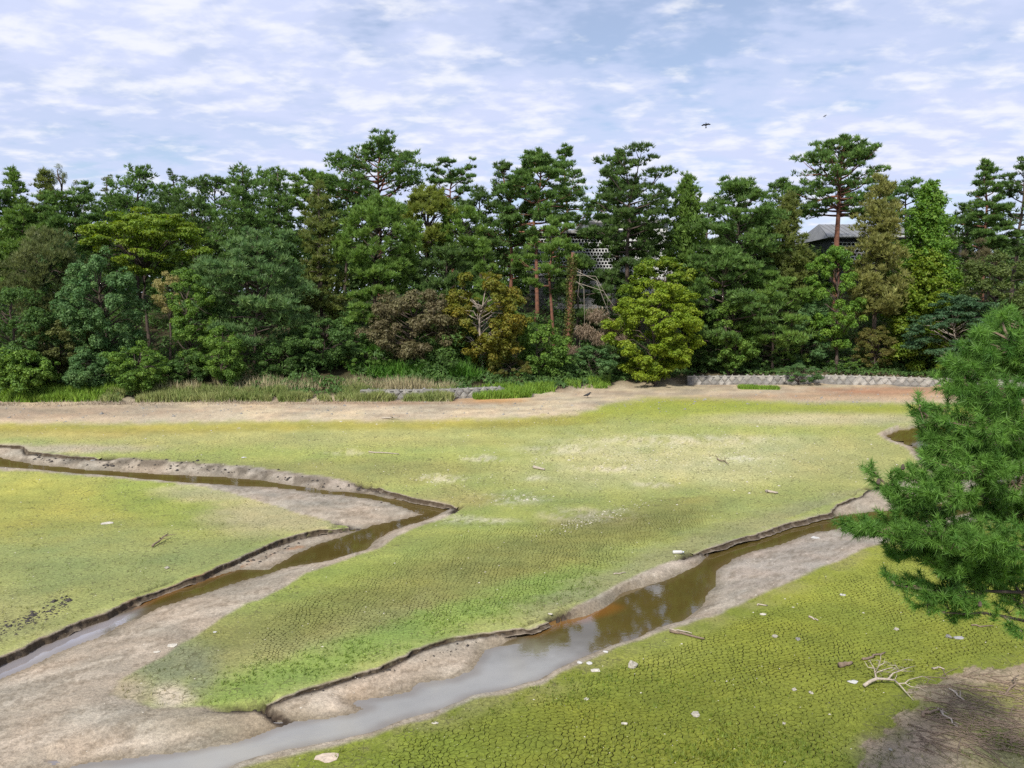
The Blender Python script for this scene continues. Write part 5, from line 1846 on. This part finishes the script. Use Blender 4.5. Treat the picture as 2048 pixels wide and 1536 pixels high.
def rock(name, px, py, w_px, label, mat, cat='stone', flat=.6, seed=0, asp=1.0, group=None):
    rng = np.random.default_rng(seed)
    p = spot(px, py)
    r = w_px * p[1] / F / 2
    mb = MB()
    nu, nv = 9, 5
    vs = []
    for j in range(nv + 1):
        th = math.pi * j / nv
        for i in range(nu):
            ph = 2 * math.pi * i / nu
            k = r * (1 + .32 * rng.uniform(-1, 1))
            vs.append((k * math.sin(th) * math.cos(ph), asp * k * math.sin(th) * math.sin(ph), flat * k * math.cos(th) + r * flat * .55))
    fs = []
    for j in range(nv):
        for i in range(nu):
            i2 = (i + 1) % nu
            fs.append((j * nu + i, (j + 1) * nu + i, (j + 1) * nu + i2, j * nu + i2))
    mb.add(vs, fs)
    o = link(name, mb.mesh(name, mat), None, p)
    tag(o, label, cat, group)
    return o


def scrap(name, px, py, w_px, label, mat=None, seed=0, asp=.6, cat='litter', crumple=.25, n=7, group=None):
    """A crumpled sheet: torn outline, its own folds and thickness."""
    rng = np.random.default_rng(seed)
    p = spot(px, py)
    r = w_px * p[1] / F / 2
    top, bot = [], []
    rings = [(0.0, 1), (0.5, n), (1.0, n)]
    vs = []
    for f, k in rings:
        for i in range(k):
            a = 2 * math.pi * (i + .3 * rng.uniform(-1, 1)) / k
            q = r * f * rng.uniform(.65, 1.2)
            vs.append([q * math.cos(a), asp * q * math.sin(a) * 1.6, .015 + r * crumple * rng.uniform(0, 1) * (1.2 - f)])
    m = len(vs)
    for v in list(vs):
        vs.append([v[0], v[1], max(v[2] - .012, -.01)])
    fs = []
    for i in range(n):
        i2 = (i + 1) % n
        for o_, fl in ((0, False), (m, True)):
            t = [(o_, o_ + 1 + i, o_ + 1 + i2), (o_ + 1 + i, o_ + 1 + n + i, o_ + 1 + n + i2, o_ + 1 + i2)]
            fs += [tuple(reversed(q)) if fl else q for q in t]
        fs.append((1 + n + i, m + 1 + n + i, m + 1 + n + i2, 1 + n + i2))
    mb = MB()
    mb.add(vs, fs)
    o = link(name, mb.mesh(name, mat or M_SCRAP), None, p)
    tag(o, label, cat, group)
    return o


# plastic bottle
p = spot(1357, 1108)
bt2 = empty('plastic_bottle', p)
tag(bt2, 'white plastic bottle lying above the bank of the right stream', 'bottle')
bt2.rotation_euler = (0, 0, .06)
L = 24 * p[1] / F
mb = MB()
mb.tube([(-L / 2, 0, .07), (-L / 2 + .02, 0, .07), (L * .2, 0, .07), (L * .3, 0, .07), (L * .38, 0, .07)], [.05, .07, .07, .06, .028], 12)
mb.build('bottle_body', M_PLASTIC, bt2, True)
mb = MB()
mb.tube([(L * .383, 0, .07), (L * .46, 0, .07)], [.03, .03], 10)
mb.build('cap', simple_mat('blue_white_cap', (.6, .66, .72), .4), bt2)

stick('log', (1067, 936), (1089, 941), .07, M_DEADWOOD, 'short pale log alone on the green middle of the bed', 'log', seed=1)
stick('stick', (1532, 985), (1556, 988), .06, M_DEADWOOD, 'short pale stick on the bed left of the near pine', seed=2)
stick('branch', (1432, 918), (1458, 932), .03, M_BROWNWOOD, 'crooked brown branch on the pale dry patch', 'branch', twigs=3, seed=3, lift=.1)
stick('stick', (738, 905), (796, 909), .03, M_DEADWOOD, 'long thin pale stick on the green bed behind the stream bend', seed=4)
stick('driftwood', (765, 838), (798, 840), .05, M_DEADWOOD, 'pale driftwood pole on the far dry margin', 'driftwood', twigs=1, seed=5, lift=.1)
stick('branch', (302, 1096), (334, 1077), .035, M_BROWNWOOD, 'forked dark branch lying on the left island', 'branch', twigs=4, seed=6, lift=.15)
stick('plank', (1340, 1265), (1406, 1279), .035, M_BROWNWOOD, 'long weathered pole near the bank of the right stream', 'pole', seed=7)
stick('stick', (1342, 1259), (1382, 1272), .018, M_DEADWOOD, 'thin split stick lying across the weathered pole', seed=8, lift=.05)
stick('stick', (1619, 1236), (1635, 1243), .025, M_DEADWOOD, 'small pale stick on the cracked green bank', seed=9)
stick('log', (1680, 1334), (1706, 1330), .055, M_BROWNWOOD, 'stubby brown log left of the dead branch', 'log', seed=10)
stick('stick', (1726, 1322), (1770, 1307), .028, M_BROWNWOOD, 'dark stick behind the dead branch', seed=11)
stick('stick', (1944, 1253), (1984, 1254), .018, M_BROWNWOOD, 'thin dark stick below the near pine', seed=12)
stick('branch', (1838, 1431), (1880, 1424), .032, M_BROWNWOOD, 'brown broken branch on the edge of the twig litter', 'branch', twigs=2, seed=13, lift=.02)
stick('stick', (1866, 1338), (1888, 1339), .02, M_DEADWOOD, 'short pale stick right of the dead branch', seed=14)
stick('branch', (1878, 1418), (1912, 1457), .022, M_DEADWOOD, 'long forked grey branch in the twig litter', 'branch', twigs=3, seed=15)
stick('branch', (1900, 1380), (1928, 1402), .02, M_DEADWOOD, 'angled pale branch at the top of the twig litter', 'branch', twigs=2, seed=16)
stick('stick', (2008, 1390), (2040, 1364), .02, M_BROWNWOOD, 'slanting brown stick at the right edge', seed=17, lift=.15)
stick('stick', (1515, 1211), (1535, 1213), .02, M_DEADWOOD, 'pale stick on the green bank by the sand bar', seed=18)
stick('stick', (1228, 1150), (1250, 1146), .02, M_DEADWOOD, 'thin stick on the grey edge of the middle bank', seed=19)

rock('stone', 1265, 1334, 19, 'ragged pale stone at the top of the cracked bank by the water', M_PEBBLE, flat=.8, seed=21)
rock('stone', 1390, 1430, 19, 'flat pale stone near the bottom centre of the cracked bank', M_PEBBLE, flat=.5, seed=22)
rock('stone', 1550, 1274, 11, 'small pale stone left of the pair on the green bank', M_PEBBLE, seed=23)
rock('stone', 1596, 1280, 10, 'small brown stone on the green bank right of the pale one', M_STONE_DARK, seed=24)
rock('stone', 1589, 1380, 10, 'small pale stone left of the dead branch', M_PEBBLE, seed=25)
rock('stone', 1622, 1386, 9, 'small pinkish stone between the pale stone and the dead branch', M_PEBBLE, seed=26)
rock('stone', 1568, 1447, 7, 'tiny pale stone low on the cracked bank', M_PEBBLE, seed=27)
rock('stone', 1793, 1260, 10, 'small white stone below the near pine', M_PEBBLE, seed=28)
rock('stone', 1897, 1275, 12, 'small dark stone under the near pine', M_STONE_DARK, seed=29)
rock('stone', 748 / 2.239 + 0, 1137, 9, 'pale lump of mud on the left island', M_PEBBLE, seed=30)
rock('stone', 1781, 1500, 8, 'pale round stone on the sandy corner', M_PEBBLE, seed=31)
scrap('paper', 1630, 1068, 20, 'white crumpled paper on the sand bar by the right stream', M_PLASTIC, 41)
scrap('paper', 1160, 1326, 14, 'small white paper scrap at the water edge', M_PLASTIC, 42)
scrap('paper', 1180, 1327, 17, 'folded white paper scrap right of the small one at the water edge', M_PLASTIC, 43)
scrap('paper', 1190, 1341, 24, 'long torn white sheet near the water edge', M_SCRAP, 44, .4)
scrap('paper', 1211, 1304, 13, 'white square scrap on the green edge of the water', M_PLASTIC, 45)
scrap('paper', 1686, 1191, 14, 'white scrap on the green bank left of the near pine', M_PLASTIC, 46)
scrap('plastic_sheet', 1706, 1364, 20, 'translucent white plastic scrap left of the dead branch', M_PLASTIC, 47, .5)
scrap('bark_slab', 655, 1515, 52, 'torn pale pink sheet lying at the bottom edge on the green bank', simple_mat('pale_pink_sheet', (.52, .42, .32), .85, 14, .3, .4), 48, .5, 'litter', .06, 11)
scrap('paper', 344, 1291, 22, 'long white scrap on the sand at the foot of the middle tongue', M_SCRAP, 49, .5)
scrap('paper', 314, 1304, 16, 'white scrap left of the long one on the sand', M_SCRAP, 50, .4)
scrap('paper', 430, 1264, 9, 'small bright scrap at the tip of the cracked tongue', M_PLASTIC, 51)
scrap('paper', 1249, 1448, 17, 'thin white scrap low on the cracked bank', M_SCRAP, 52, .4)
scrap('paper', 1173, 1399, 11, 'grey scrap on the cracked bank', M_SCRAP, 53)
scrap('paper', 870, 1448, 16, 'white scrap on the cracked bank beside the stream', M_SCRAP, 54, .4)
scrap('bark_slab', 215, 1046, 26, 'pale bare slab on the yellow green left island', M_SCRAP, 55, .6, 'slab', .15)
scrap('paper', 1525, 1229, 16, 'white scrap on the bank near the sand bar', M_SCRAP, 56, .4)
scrap('paper', 487, 915, 12, 'white scrap on the green bed behind the stream', M_PLASTIC, 57)
scrap('paper', 1100, 1227, 10, 'white scrap above the middle bank', M_SCRAP, 58)
scrap('plastic_sheet', 1920, 1277, 24, 'grey torn plastic under the near pine', M_CONCRETE, 59, .4)
scrap('paper', 120 + 65, 917, 9, 'white scrap on the dark mud by the upper stream', M_PLASTIC, 60)

# the bleached dead branch
root = spot(1728, 1371)
dbr = empty('dead_branch', root)
tag(dbr, 'bleached dead branch with fine curling twigs on the cracked green bank', 'branch')
rng = np.random.default_rng(8)


def bp(px, py, h):
    h = h * 1.4
    x, y = ground_at(px, py, h)
    return np.array([float(x), float(y), h + root[2]]) - root


mb = MB()
st = [bp(1728, 1371, .05), bp(1741, 1362, .10), bp(1753, 1357, .13), bp(1776, 1358, .11), bp(1789, 1360, .10)]
mb.tube(st, [.045, .042, .038, .028, .02], 8)
mb.build('stem', M_DEADWOOD, dbr, True)
mb = MB()


def twig(pts, r):
    k = len(pts)
    mb.tube([bp(*q) for q in pts], [1.45 * r * (1 - .75 * i / (k - 1)) for i in range(k)], 5)


twig([(1753, 1357, .13), (1750, 1346, .2), (1748, 1336, .3), (1742, 1326, .4)], .022)
twig([(1748, 1336, .3), (1736, 1334, .3), (1729, 1322, .4)], .012)
twig([(1750, 1346, .2), (1757, 1332, .35), (1761, 1318, .5), (1762, 1308, .6)], .014)
twig([(1757, 1332, .35), (1768, 1326, .4), (1770, 1316, .45)], .009)
twig([(1750, 1346, .2), (1765, 1340, .25), (1785, 1334, .25), (1797, 1341, .2)], .012)
twig([(1776, 1358, .11), (1786, 1346, .16), (1800, 1341, .2), (1813, 1336, .2), (1832, 1331, .15)], .018)
twig([(1800, 1341, .2), (1790, 1330, .3), (1776, 1330, .3)], .01)
twig([(1800, 1341, .2), (1818, 1342, .1), (1830, 1342, .04)], .008)
twig([(1789, 1360, .10), (1802, 1372, .08), (1812, 1384, .06), (1827, 1400, .03)], .018)
twig([(1797, 1367, .09), (1810, 1366, .1), (1822, 1373, .08), (1840, 1375, .05), (1855, 1384, .03)], .014)
twig([(1810, 1366, .1), (1818, 1359, .12), (1845, 1352, .1), (1872, 1362, .04)], .011)
twig([(1812, 1384, .06), (1822, 1384, .05), (1836, 1383, .03)], .008)
twig([(1742, 1326, .4), (1738, 1318, .45)], .006)
twig([(1789, 1360, .10), (1793, 1352, .16), (1794, 1346, .2)], .007)
for i in range(16):
    u0, v0 = rng.uniform(1738, 1815), rng.uniform(1322, 1352)
    twig([(u0, v0, .2), (u0 + rng.uniform(-14, 14), v0 - rng.uniform(2, 12), .28), (u0 + rng.uniform(-24, 24), v0 - rng.uniform(0, 16), .3)], .006)
mb.build('twigs', M_DEADWOOD, dbr, True)

# twig litter in the lower right corner, shell and straw flecks everywhere, dark clods along the cut banks
rng = np.random.default_rng(15)
mb = MB()
for i in range(420):
    u, v = rng.uniform(1790, 2120), rng.uniform(1350, 1500)
    if u < 1790 + (v - 1350) * -.3 + 70 + rng.uniform(-30, 30):
        continue
    a = spot(u, v)
    ang = rng.normal(-.45, .6)
    L = rng.uniform(.2, 1.1)
    d = np.array([math.cos(ang), math.sin(ang), 0])
    mid = a + d * L * .5 + np.array([rng.normal(0, .03), rng.normal(0, .03), .03])
    mb.tube([a + np.array([0, 0, .015]), mid, a + d * L + np.array([0, 0, .012])], [.011, .009, .005], 4)
tag(mb.build('twig_litter', M_BROWNWOOD), 'scattered brown twigs on bare soil in the lower right corner', None, None, 'stuff')


def fleck_field(name, label, uv, size, mat, seed, height=.6):
    rng = np.random.default_rng(seed)
    x, y = ground_at(uv[:, 0], uv[:, 1])
    z, sd, fc, wt = bed(x, y)
    kp = wt < .5
    x, y, z = x[kp], y[kp], z[kp]
    m = len(x)
    s = size * rng.lognormal(0, .45, m) * np.clip(y / 26, .7, 1.8)
    V = np.empty((m, 5, 3))
    for k in range(4):
        a = rng.uniform(0, 6.28, m) * .15 + k * 1.57
        V[:, k] = np.stack([x + s * np.cos(a) * rng.uniform(.6, 1.3, m), y + s * np.sin(a) * rng.uniform(.5, 1.1, m), z - .004], -1)
    V[:, 4] = np.stack([x + rng.normal(0, .2, m) * s, y + rng.normal(0, .2, m) * s, z + s * height], -1)
    f = np.array([0, 1, 4, 1, 2, 4, 2, 3, 4, 3, 0, 4])
    F_ = (f[None] + 5 * np.arange(m)[:, None]).ravel()
    tag(link(name, make_mesh(name, V.reshape(-1, 3), F_, np.full(m * 4, 3), mats=(mat,))), label, None, None, 'stuff')


n = 1500
uv = np.stack([rng.uniform(-40, 2090, n), 840 + 700 * rng.uniform(0, 1, n) ** 1.5], 1)
c2 = np.stack([rng.normal(1190, 55, 260), 0 * np.zeros(260)], 1)
c2[:, 1] = 1037 - (c2[:, 0] - 1190) * .30 + rng.normal(0, 6, 260)
c3 = np.stack([rng.normal(1400, 170, 420), rng.normal(920, 28, 420)], 1)
c4 = np.stack([rng.normal(1030, 50, 120), rng.normal(998, 8, 120)], 1)
c5 = np.stack([rng.normal(880, 60, 80), rng.normal(958, 8, 80)], 1)
fleck_field('shell_fragments', 'pale shell and straw fragments scattered over the dry bed', np.concatenate([uv, c2, c3, c4, c5]), .021, M_SCRAP, 701, .35)
cl = []
for pl, k, sp_ in (([(60, 912), (150, 920), (300, 929), (400, 934), (500, 948), (620, 962), (740, 980), (850, 1000)], 260, 6), ([(0, 1262), (60, 1240), (140, 1205)], 200, 8), ([(300, 1188), (437, 1140), (600, 1076)], 70, 6), ([(520, 1412), (760, 1342), (1000, 1270)], 60, 5), ([(1400, 1108), (1650, 1030)], 60, 5)):
    pl = np.array(pl, float)
    u = rng.uniform(pl[0, 0], pl[-1, 0], k)
    cl.append(np.stack([u, np.interp(u, pl[:, 0], pl[:, 1]) + rng.normal(0, sp_, k)], 1))
fleck_field('mud_clods', 'dark wet clods of mud broken from the stream banks', np.concatenate(cl),   .042, M_DARKMUD, 702, .6)
n = 500
uv = np.stack([rng.uniform(-40, 1900, n), 0 * np.zeros(n)], 1)
uv[:, 1] = np.interp(uv[:, 0], [0, 900, 1200, 1900], [826, 822, 806, 792]) + rng.normal(0, 9, n)
fleck_field('shore_pebbles', 'small dark pebbles on the far dry margin', uv, .03, M_STONE_DARK, 703, .7)

# low seedlings and thin grass blades rooted in the algae crust
def sprout_field(name, label, uv, h, mat_col, seed, n_leaf, w):
    rng = np.random.default_rng(seed)
    x, y = ground_at(uv[:, 0], uv[:, 1])
    z, sd, fc, wt = bed(x, y)
    kp = (sd < .25) & (wt < .1) & (fbm(x * .6, y * .6, seed, 3) > .42)
    x, y, z = x[kp], y[kp], z[kp]
    m = len(x)
    col = bed_colour(x, y, sd[kp] * 0, fc[kp] * 0, wt[kp] * 0)
    P0 = np.repeat(np.stack([x, y, z - .004], 1), n_leaf, 0)
    k = len(P0)
    P0[:, :2] += rng.normal(0, w * 1.5, (k, 2))
    a = rng.uniform(0, 6.28, k)
    el = rng.uniform(.5, 1.4, k)
    d_ = np.stack([np.cos(a) * np.cos(el), np.sin(a) * np.cos(el), np.sin(el)], 1)
    s_ = np.stack([-np.sin(a), np.cos(a), 0 * a], 1) * w * rng.uniform(.6, 1.2, k)[:, None]
    tip = P0 + d_ * (h * rng.uniform(.5, 1.3, k))[:, None]
    V = np.stack([P0 - s_, P0 + s_, tip], 1).reshape(-1, 3)
    t = np.repeat(col, n_leaf, 0) * .65 + np.array(mat_col) * .35
    t = t * rng.lognormal(0, .15, k)[:, None]
    tag(link(name, make_mesh(name, V, np.arange(len(V)), np.full(k, 3), t, 'FACE', False, (M_GRASS,))), label, None, None, 'stuff')


rng = np.random.default_rng(17)
uv = [np.stack([rng.uniform(-30, 2080, 9000), rng.uniform(860, 1540, 9000)], 1)]
sprout_field('grass_blades', 'thin low grass blades rooted in the green crust of the bed', np.concatenate(uv), .10, (.16, .19, .045), 31, 3, .012)
s1 = np.stack([rng.uniform(420, 1200, 900), 0 * np.zeros(900)], 1)
s1[:, 1] = np.interp(s1[:, 0], [420, 560, 760, 960, 1200], [1392, 1352, 1292, 1228, 1166]) + rng.normal(0, 20, 900)
s2 = np.stack([rng.normal(1480, 110, 700), rng.normal(1515, 28, 700)], 1)
s3 = np.stack([rng.normal(1990, 60, 260), rng.normal(1505, 26, 260)], 1)
s4 = np.stack([rng.normal(1220, 160, 300), rng.normal(1375, 30, 300)], 1)
sprout_field('seedlings', 'bright green seedlings along the banks of the right stream', np.concatenate([s1, s2, s3, s4]), .09, (.13, .22, .035), 37, 4, .020)

# ------------------------------------------------------------------ birds
def flying_bird(px, py, Y, span, label, roll):
    p = at_depth(px, py, Y)
    o = empty('bird', p)
    tag(o, label, 'bird')
    s = span / 2
    mb = MB()
    mb.tube([(0, .34 * span, .0), (0, .22 * span, .01), (0, 0, 0), (0, -.2 * span, 0), (0, -.3 * span, 0)], [.012 * span, .05 * span, .075 * span, .04 * span, .02 * span], 8)
    mb.build('bird_body', M_BIRD, o, True)
    for sg in (-1, 1):
        w = MB()
        pts = [(0.03 * s * sg, .18 * s, .03 * s), (.45 * s * sg, .26 * s, .16 * s), (1.0 * s * sg, .0, .02 * s), (.75 * s * sg, -.18 * s, .06 * s), (.42 * s * sg, -.16 * s, .12 * s), (.03 * s * sg, -.22 * s, .02 * s)]
        v = pts + [(x, y, z - .02 * s) for x, y, z in pts]
        f = [(0, 1, 4, 5), (1, 2, 3, 4), (11, 10, 7, 6), (10, 9, 8, 7)] + [(i, 6 + i, 6 + (i + 1) % 6, (i + 1) % 6) for i in range(6)]
        w.add(v, f)
        w.build('wing', M_BIRD, o)
    w = MB()
    v = [(-.05 * s, -.45 * s, 0), (.05 * s, -.45 * s, 0), (.17 * s, -.85 * s, 0), (-.17 * s, -.85 * s, 0)]
    v += [(x, y, z - .015 * s) for x, y, z in v]
    w.add(v, [(0, 1, 2, 3), (7, 6, 5, 4), (0, 4, 5, 1), (1, 5, 6, 2), (2, 6, 7, 3), (3, 7, 4, 0)])
    w.build('tail', M_BIRD, o)
    o.rotation_euler = (math.radians(35), roll, math.radians(170))


flying_bird(1412, 250, 60, .72, 'dark bird gliding with spread wings against the clouds', .1)
flying_bird(1650, 232, 150, .8, 'tiny distant bird in the sky right of the gliding one', .5)
# the crow on the far margin
p = spot(1175, 796)
cr = empty('crow', p)
tag(cr, 'black crow standing on the far dry margin', 'bird')
mb = MB()
mb.tube([(-.30, 0, .16), (-.16, 0, .2), (0, 0, .24), (.12, 0, .31), (.17, 0, .38), (.22, 0, .39), (.30, 0, .375)], [.02, .06, .095, .075, .05, .045, .008], 8)
mb.build('bird_body', M_BIRD, cr, True)
for sg in (-1, 1):
    mb = MB()
    mb.tube([(.0, .04 * sg, .2), (.02, .04 * sg, .1), (.0, .04 * sg, .0), (.05, .04 * sg, .004)], [.014, .01, .008, .006], 5)
    mb.build('leg', M_BIRD, cr)
# ------------------------------------------------------------------ the near pine at the right edge
PY = 7.6
rng = np.random.default_rng(2024)
tb = at_depth(2330, 1500, PY + .6)
npine = empty('near_pine', (tb[0], tb[1], 0.0))
tag(npine, 'lush green long-needled pine reaching into the picture from the right edge close by', 'tree')
base = np.array([tb[0], tb[1], 0.0])
trunk = [base + np.array(q) for q in ((0, 0, -.3), (-.05, .02, 1.6), (.03, .05, 3.4), (-.02, 0, 5.4), (.02, 0, 7.2), (.0, 0, 8.6))]
mb = MB()
mb.tube([p - base for p in trunk], [.20, .17, .15, .11, .06, .02], 10)
mb.build('trunk', M_BARK, npine, True)

# clumps: centre and half size in the photograph, and how far nearer or farther they hang than the trunk
CL = [(2030, 650, 60, 32, .3, 1), (1990, 692, 72, 34, .1, 1), (2060, 720, 90, 50, .2, 1), (1938, 738, 42, 28, .0, 1), (2000, 782, 80, 34, -.2, 1),
      (1838, 806, 11, 40, -.2, .55), (1886, 818, 34, 30, .0, .8), (1962, 850, 84, 40, -.2, 1), (1893, 882, 44, 44, -.1, 1), (2045, 880, 60, 44, .2, 1), (1932, 932, 84, 42, -.3, 1),
      (1845, 955, 52, 24, -.2, 1), (1772, 966, 28, 18, -.1, .7), (1806, 992, 40, 16, -.2, 1), (2012, 958, 70, 44, -.1, 1), (1893, 986, 64, 24, -.4, 1), (1735, 1056, 42, 17, .0, .8),
      (1792, 1052, 66, 30, -.2, 1), (1862, 1060, 76, 34, -.3, 1), (1952, 1078, 76, 34, -.3, 1), (2034, 1082, 60, 54, -.4, 1), (1790, 1102, 44, 14, .1, .8), (1882, 1122, 64, 24, .0, 1),
      (1982, 1132, 66, 26, .1, 1), (1872, 1178, 66, 24, .1, 1), (1806, 1166, 26, 14, .1, .6), (1934, 1192, 52, 22, .1, .8), (1894, 1228, 26, 16, .2, .5), (2034, 1200, 46, 40, .2, .5), (2042, 1262, 20, 16, .1, .4),
      (1960, 1226, 44, 10, .2, .3), (1852, 1208, 36, 12, .1, .6), (1912, 770, 40, 24, .1, .9), (1850, 850, 18, 34, .0, .7), (1866, 915, 26, 24, -.1, .9), (1744, 940, 12, 12, 0, .3), (1694, 1050, 12, 12, 0, .3), (1775, 1152, 8, 8, .1, .2),
      (1925, 905, 60, 30, .2, 1), (1985, 905, 60, 34, .3, 1), (1850, 1012, 70, 20, .2, 1), (1960, 1010, 60, 26, .3, .8), (2030, 1020, 50, 40, .3, 1), (1935, 1105, 70, 30, .3, 1), (1850, 1090, 60, 24, .3, 1), (2020, 830, 60, 26, .3, .7), (1960, 800, 50, 24, .2, 1), (1925, 1150, 50, 20, .2, 1), (2010, 1150, 50, 26, .3, .8), (1960, 660, 14, 12, 0, .5), (2000, 628, 14, 12, 0, .5), (1908, 722, 12, 12, 0, .5),
      (2140, 700, 90, 90, .3, 1), (2140, 880, 90, 90, .2, 1), (2130, 1050, 80, 80, .0, 1), (2150, 1200, 80, 60, .2, .8), (2230, 640, 90, 90, .4, 1), (2240, 520, 110, 80, .4, 1), (2140, 600, 60, 40, .4, 1), (2330, 400, 130, 90, .5, 1), (2420, 620, 130, 120, .6, 1), (2430, 900, 130, 140, .6, 1), (2420, 1150, 120, 90, .6, 1)]
LIMBS = [[(2330, 640), (2220, 690), (2120, 700), (2020, 680)], [(2330, 760), (2200, 800), (2060, 790), (1930, 770)], [(2330, 900), (2180, 915), (2020, 900), (1880, 890), (1845, 850)],
         [(2330, 980), (2200, 1005), (2040, 1000), (1900, 985), (1780, 975)], [(2330, 1080), (2180, 1100), (2010, 1105), (1850, 1085), (1710, 1065)], [(2330, 1150), (2180, 1180), (2040, 1180), (1900, 1190), (1790, 1170)],
         [(2330, 1170), (2200, 1230), (2060, 1235), (1960, 1225), (1890, 1225)], [(2330, 500), (2250, 540), (2180, 560)], [(2330, 800), (2420, 790), (2500, 780)]]
limb3 = []
mb = MB()
for li_, L in enumerate(LIMBS):
    pts = []
    for i, (u, v) in enumerate(L):
        f = i / (len(L) - 1)
        q = at_depth(u, v, PY + .6 * (1 - f) + rng.normal(0, .05))
        pts.append(q)
    pts[0] = np.array([base[0], base[1], pts[0][2]])
    # finer, slightly crooked path
    fine = []
    for i in range(len(pts) - 1):
        for t in (0, .5):
            fine.append(pts[i] * (1 - t) + pts[i + 1] * t + rng.normal(0, .018, 3))
    fine.append(pts[-1])
    limb3.append(fine)
    k = len(fine)
    rl = .026 if li_ in (5, 6) else .05
    mb.tube([p - base for p in fine], [rl * (1 - .85 * i / (k - 1)) + .003 for i in range(k)], 7)
allp = np.array([p for L in limb3 for p in L])
tips, dirs, tone, shoot = [], [], [], []
twm = MB()
for ci, (u, v, rx, ry, dy, dens) in enumerate(CL):
    Yc = PY + dy
    c = at_depth(u, v, Yc)
    sx, sz = rx * Yc / F, 0.86 * ry * Yc / F
    sy = min(max(sx, .12), .40)
    n_ = int(max(5, 760 * dens * (sx * sz + sy * sz + sx * sy) ** .9))
    hub_i = np.argmin(np.linalg.norm(allp - (c + np.array([sx * .6, 0, -sz * .3])), axis=1))
    hub = allp[hub_i]
    core = c + np.array([sx * .35, .03, -sz * .35])
    twm.tube([hub - base, (hub + core) / 2 - base + rng.normal(0, .02, 3), core - base], [.014, .011, .008], 5)
    for _ in range(max(3, int(n_ / 4.5))):
        w = rng.normal(size=3)
        w /= np.linalg.norm(w)
        r = rng.uniform(.25, 1.0) ** .5
        q = c + np.array([sx * w[0], sy * w[1], sz * w[2]]) * r
        d = unit(np.array([-.40 + .8 * w[0], .6 * w[1] - .1, .50 + .45 * w[2]]) + rng.normal(0, .25, 3))
        ln_ = rng.uniform(.10, .22)
        for t in np.linspace(0, 1, 5):
            tips.append(q + d * ln_ * (t - .6))
            dirs.append(d if t > .9 else unit(d + rng.normal(0, .2, 3)))
            tone.append(ci)
            shoot.append(len(tips) // 5)
        if rng.random() < .6:
            st_ = q - d * ln_ * .6
            j = core + (st_ - core) * .35 + rng.normal(0, .02, 3)
            twm.tube([core - base, j - base, st_ - base, q - base], [.007, .006, .005, .003], 3)
mb.build('limbs', M_BARK, npine, True)
twm.build('twigs', M_BROWNWOOD, npine)
tips, dirs, tone = np.array(tips), np.array(dirs), np.array(tone)
m = len(tips)
nper = 28
Cn = np.repeat(tips, nper, 0)
Dn = np.repeat(dirs, nper, 0)
back = rng.uniform(0, .03, len(Cn))[:, None]
Dr = unit(Dn * rng.uniform(.25, 1.1, (len(Cn), 1)) + .8 * unit(rng.normal(size=Cn.shape)))
Cn = Cn - Dn * back
L_ = rng.uniform(.07, .112, len(Cn))[:, None]
side = unit(np.cross(Dr, rng.normal(size=Cn.shape))) * .0034
tri = np.stack([Cn - side, Cn + side, Cn + Dr * L_ + np.array([0, 0, -.006])], 1)
V = (tri - base).reshape(-1, 3)
ctone = rng.uniform(0, 1, len(CL))[tone]
sh_ = rng.normal(.28, .26, int(max(shoot)) + 1)[np.array(shoot)]
tt_ = np.clip(ctone * .45 + sh_ + rng.normal(0, .08, m), 0, 1)
tc = np.array((.062, .155, .028))[None] * (1 - tt_[:, None]) + np.array((.170, .320, .062))[None] * tt_[:, None]
tc = np.repeat(tc, nper, 0) * rng.lognormal(0, .12, len(Cn))[:, None]
link('needles', make_mesh('needles', V, np.arange(len(V)), np.full(len(V) // 3, 3), tc, 'FACE', False, (M_NEEDLE,)), npine)
cone = MB()
cone.tube([(0, 0, -.03), (0, 0, -.015), (0, 0, .01), (0, 0, .03)], [.008, .02, .017, .004], 7)
cme = cone.mesh('pine_cone', M_BARK)
for (u, v) in ((1806, 934), (1757, 963), (1960, 1208)):
    q = at_depth(u, v, PY - .15)
    link('pine_cone', cme, npine, q - base)
print('near pine tufts', m, 'needles', len(V) // 3)
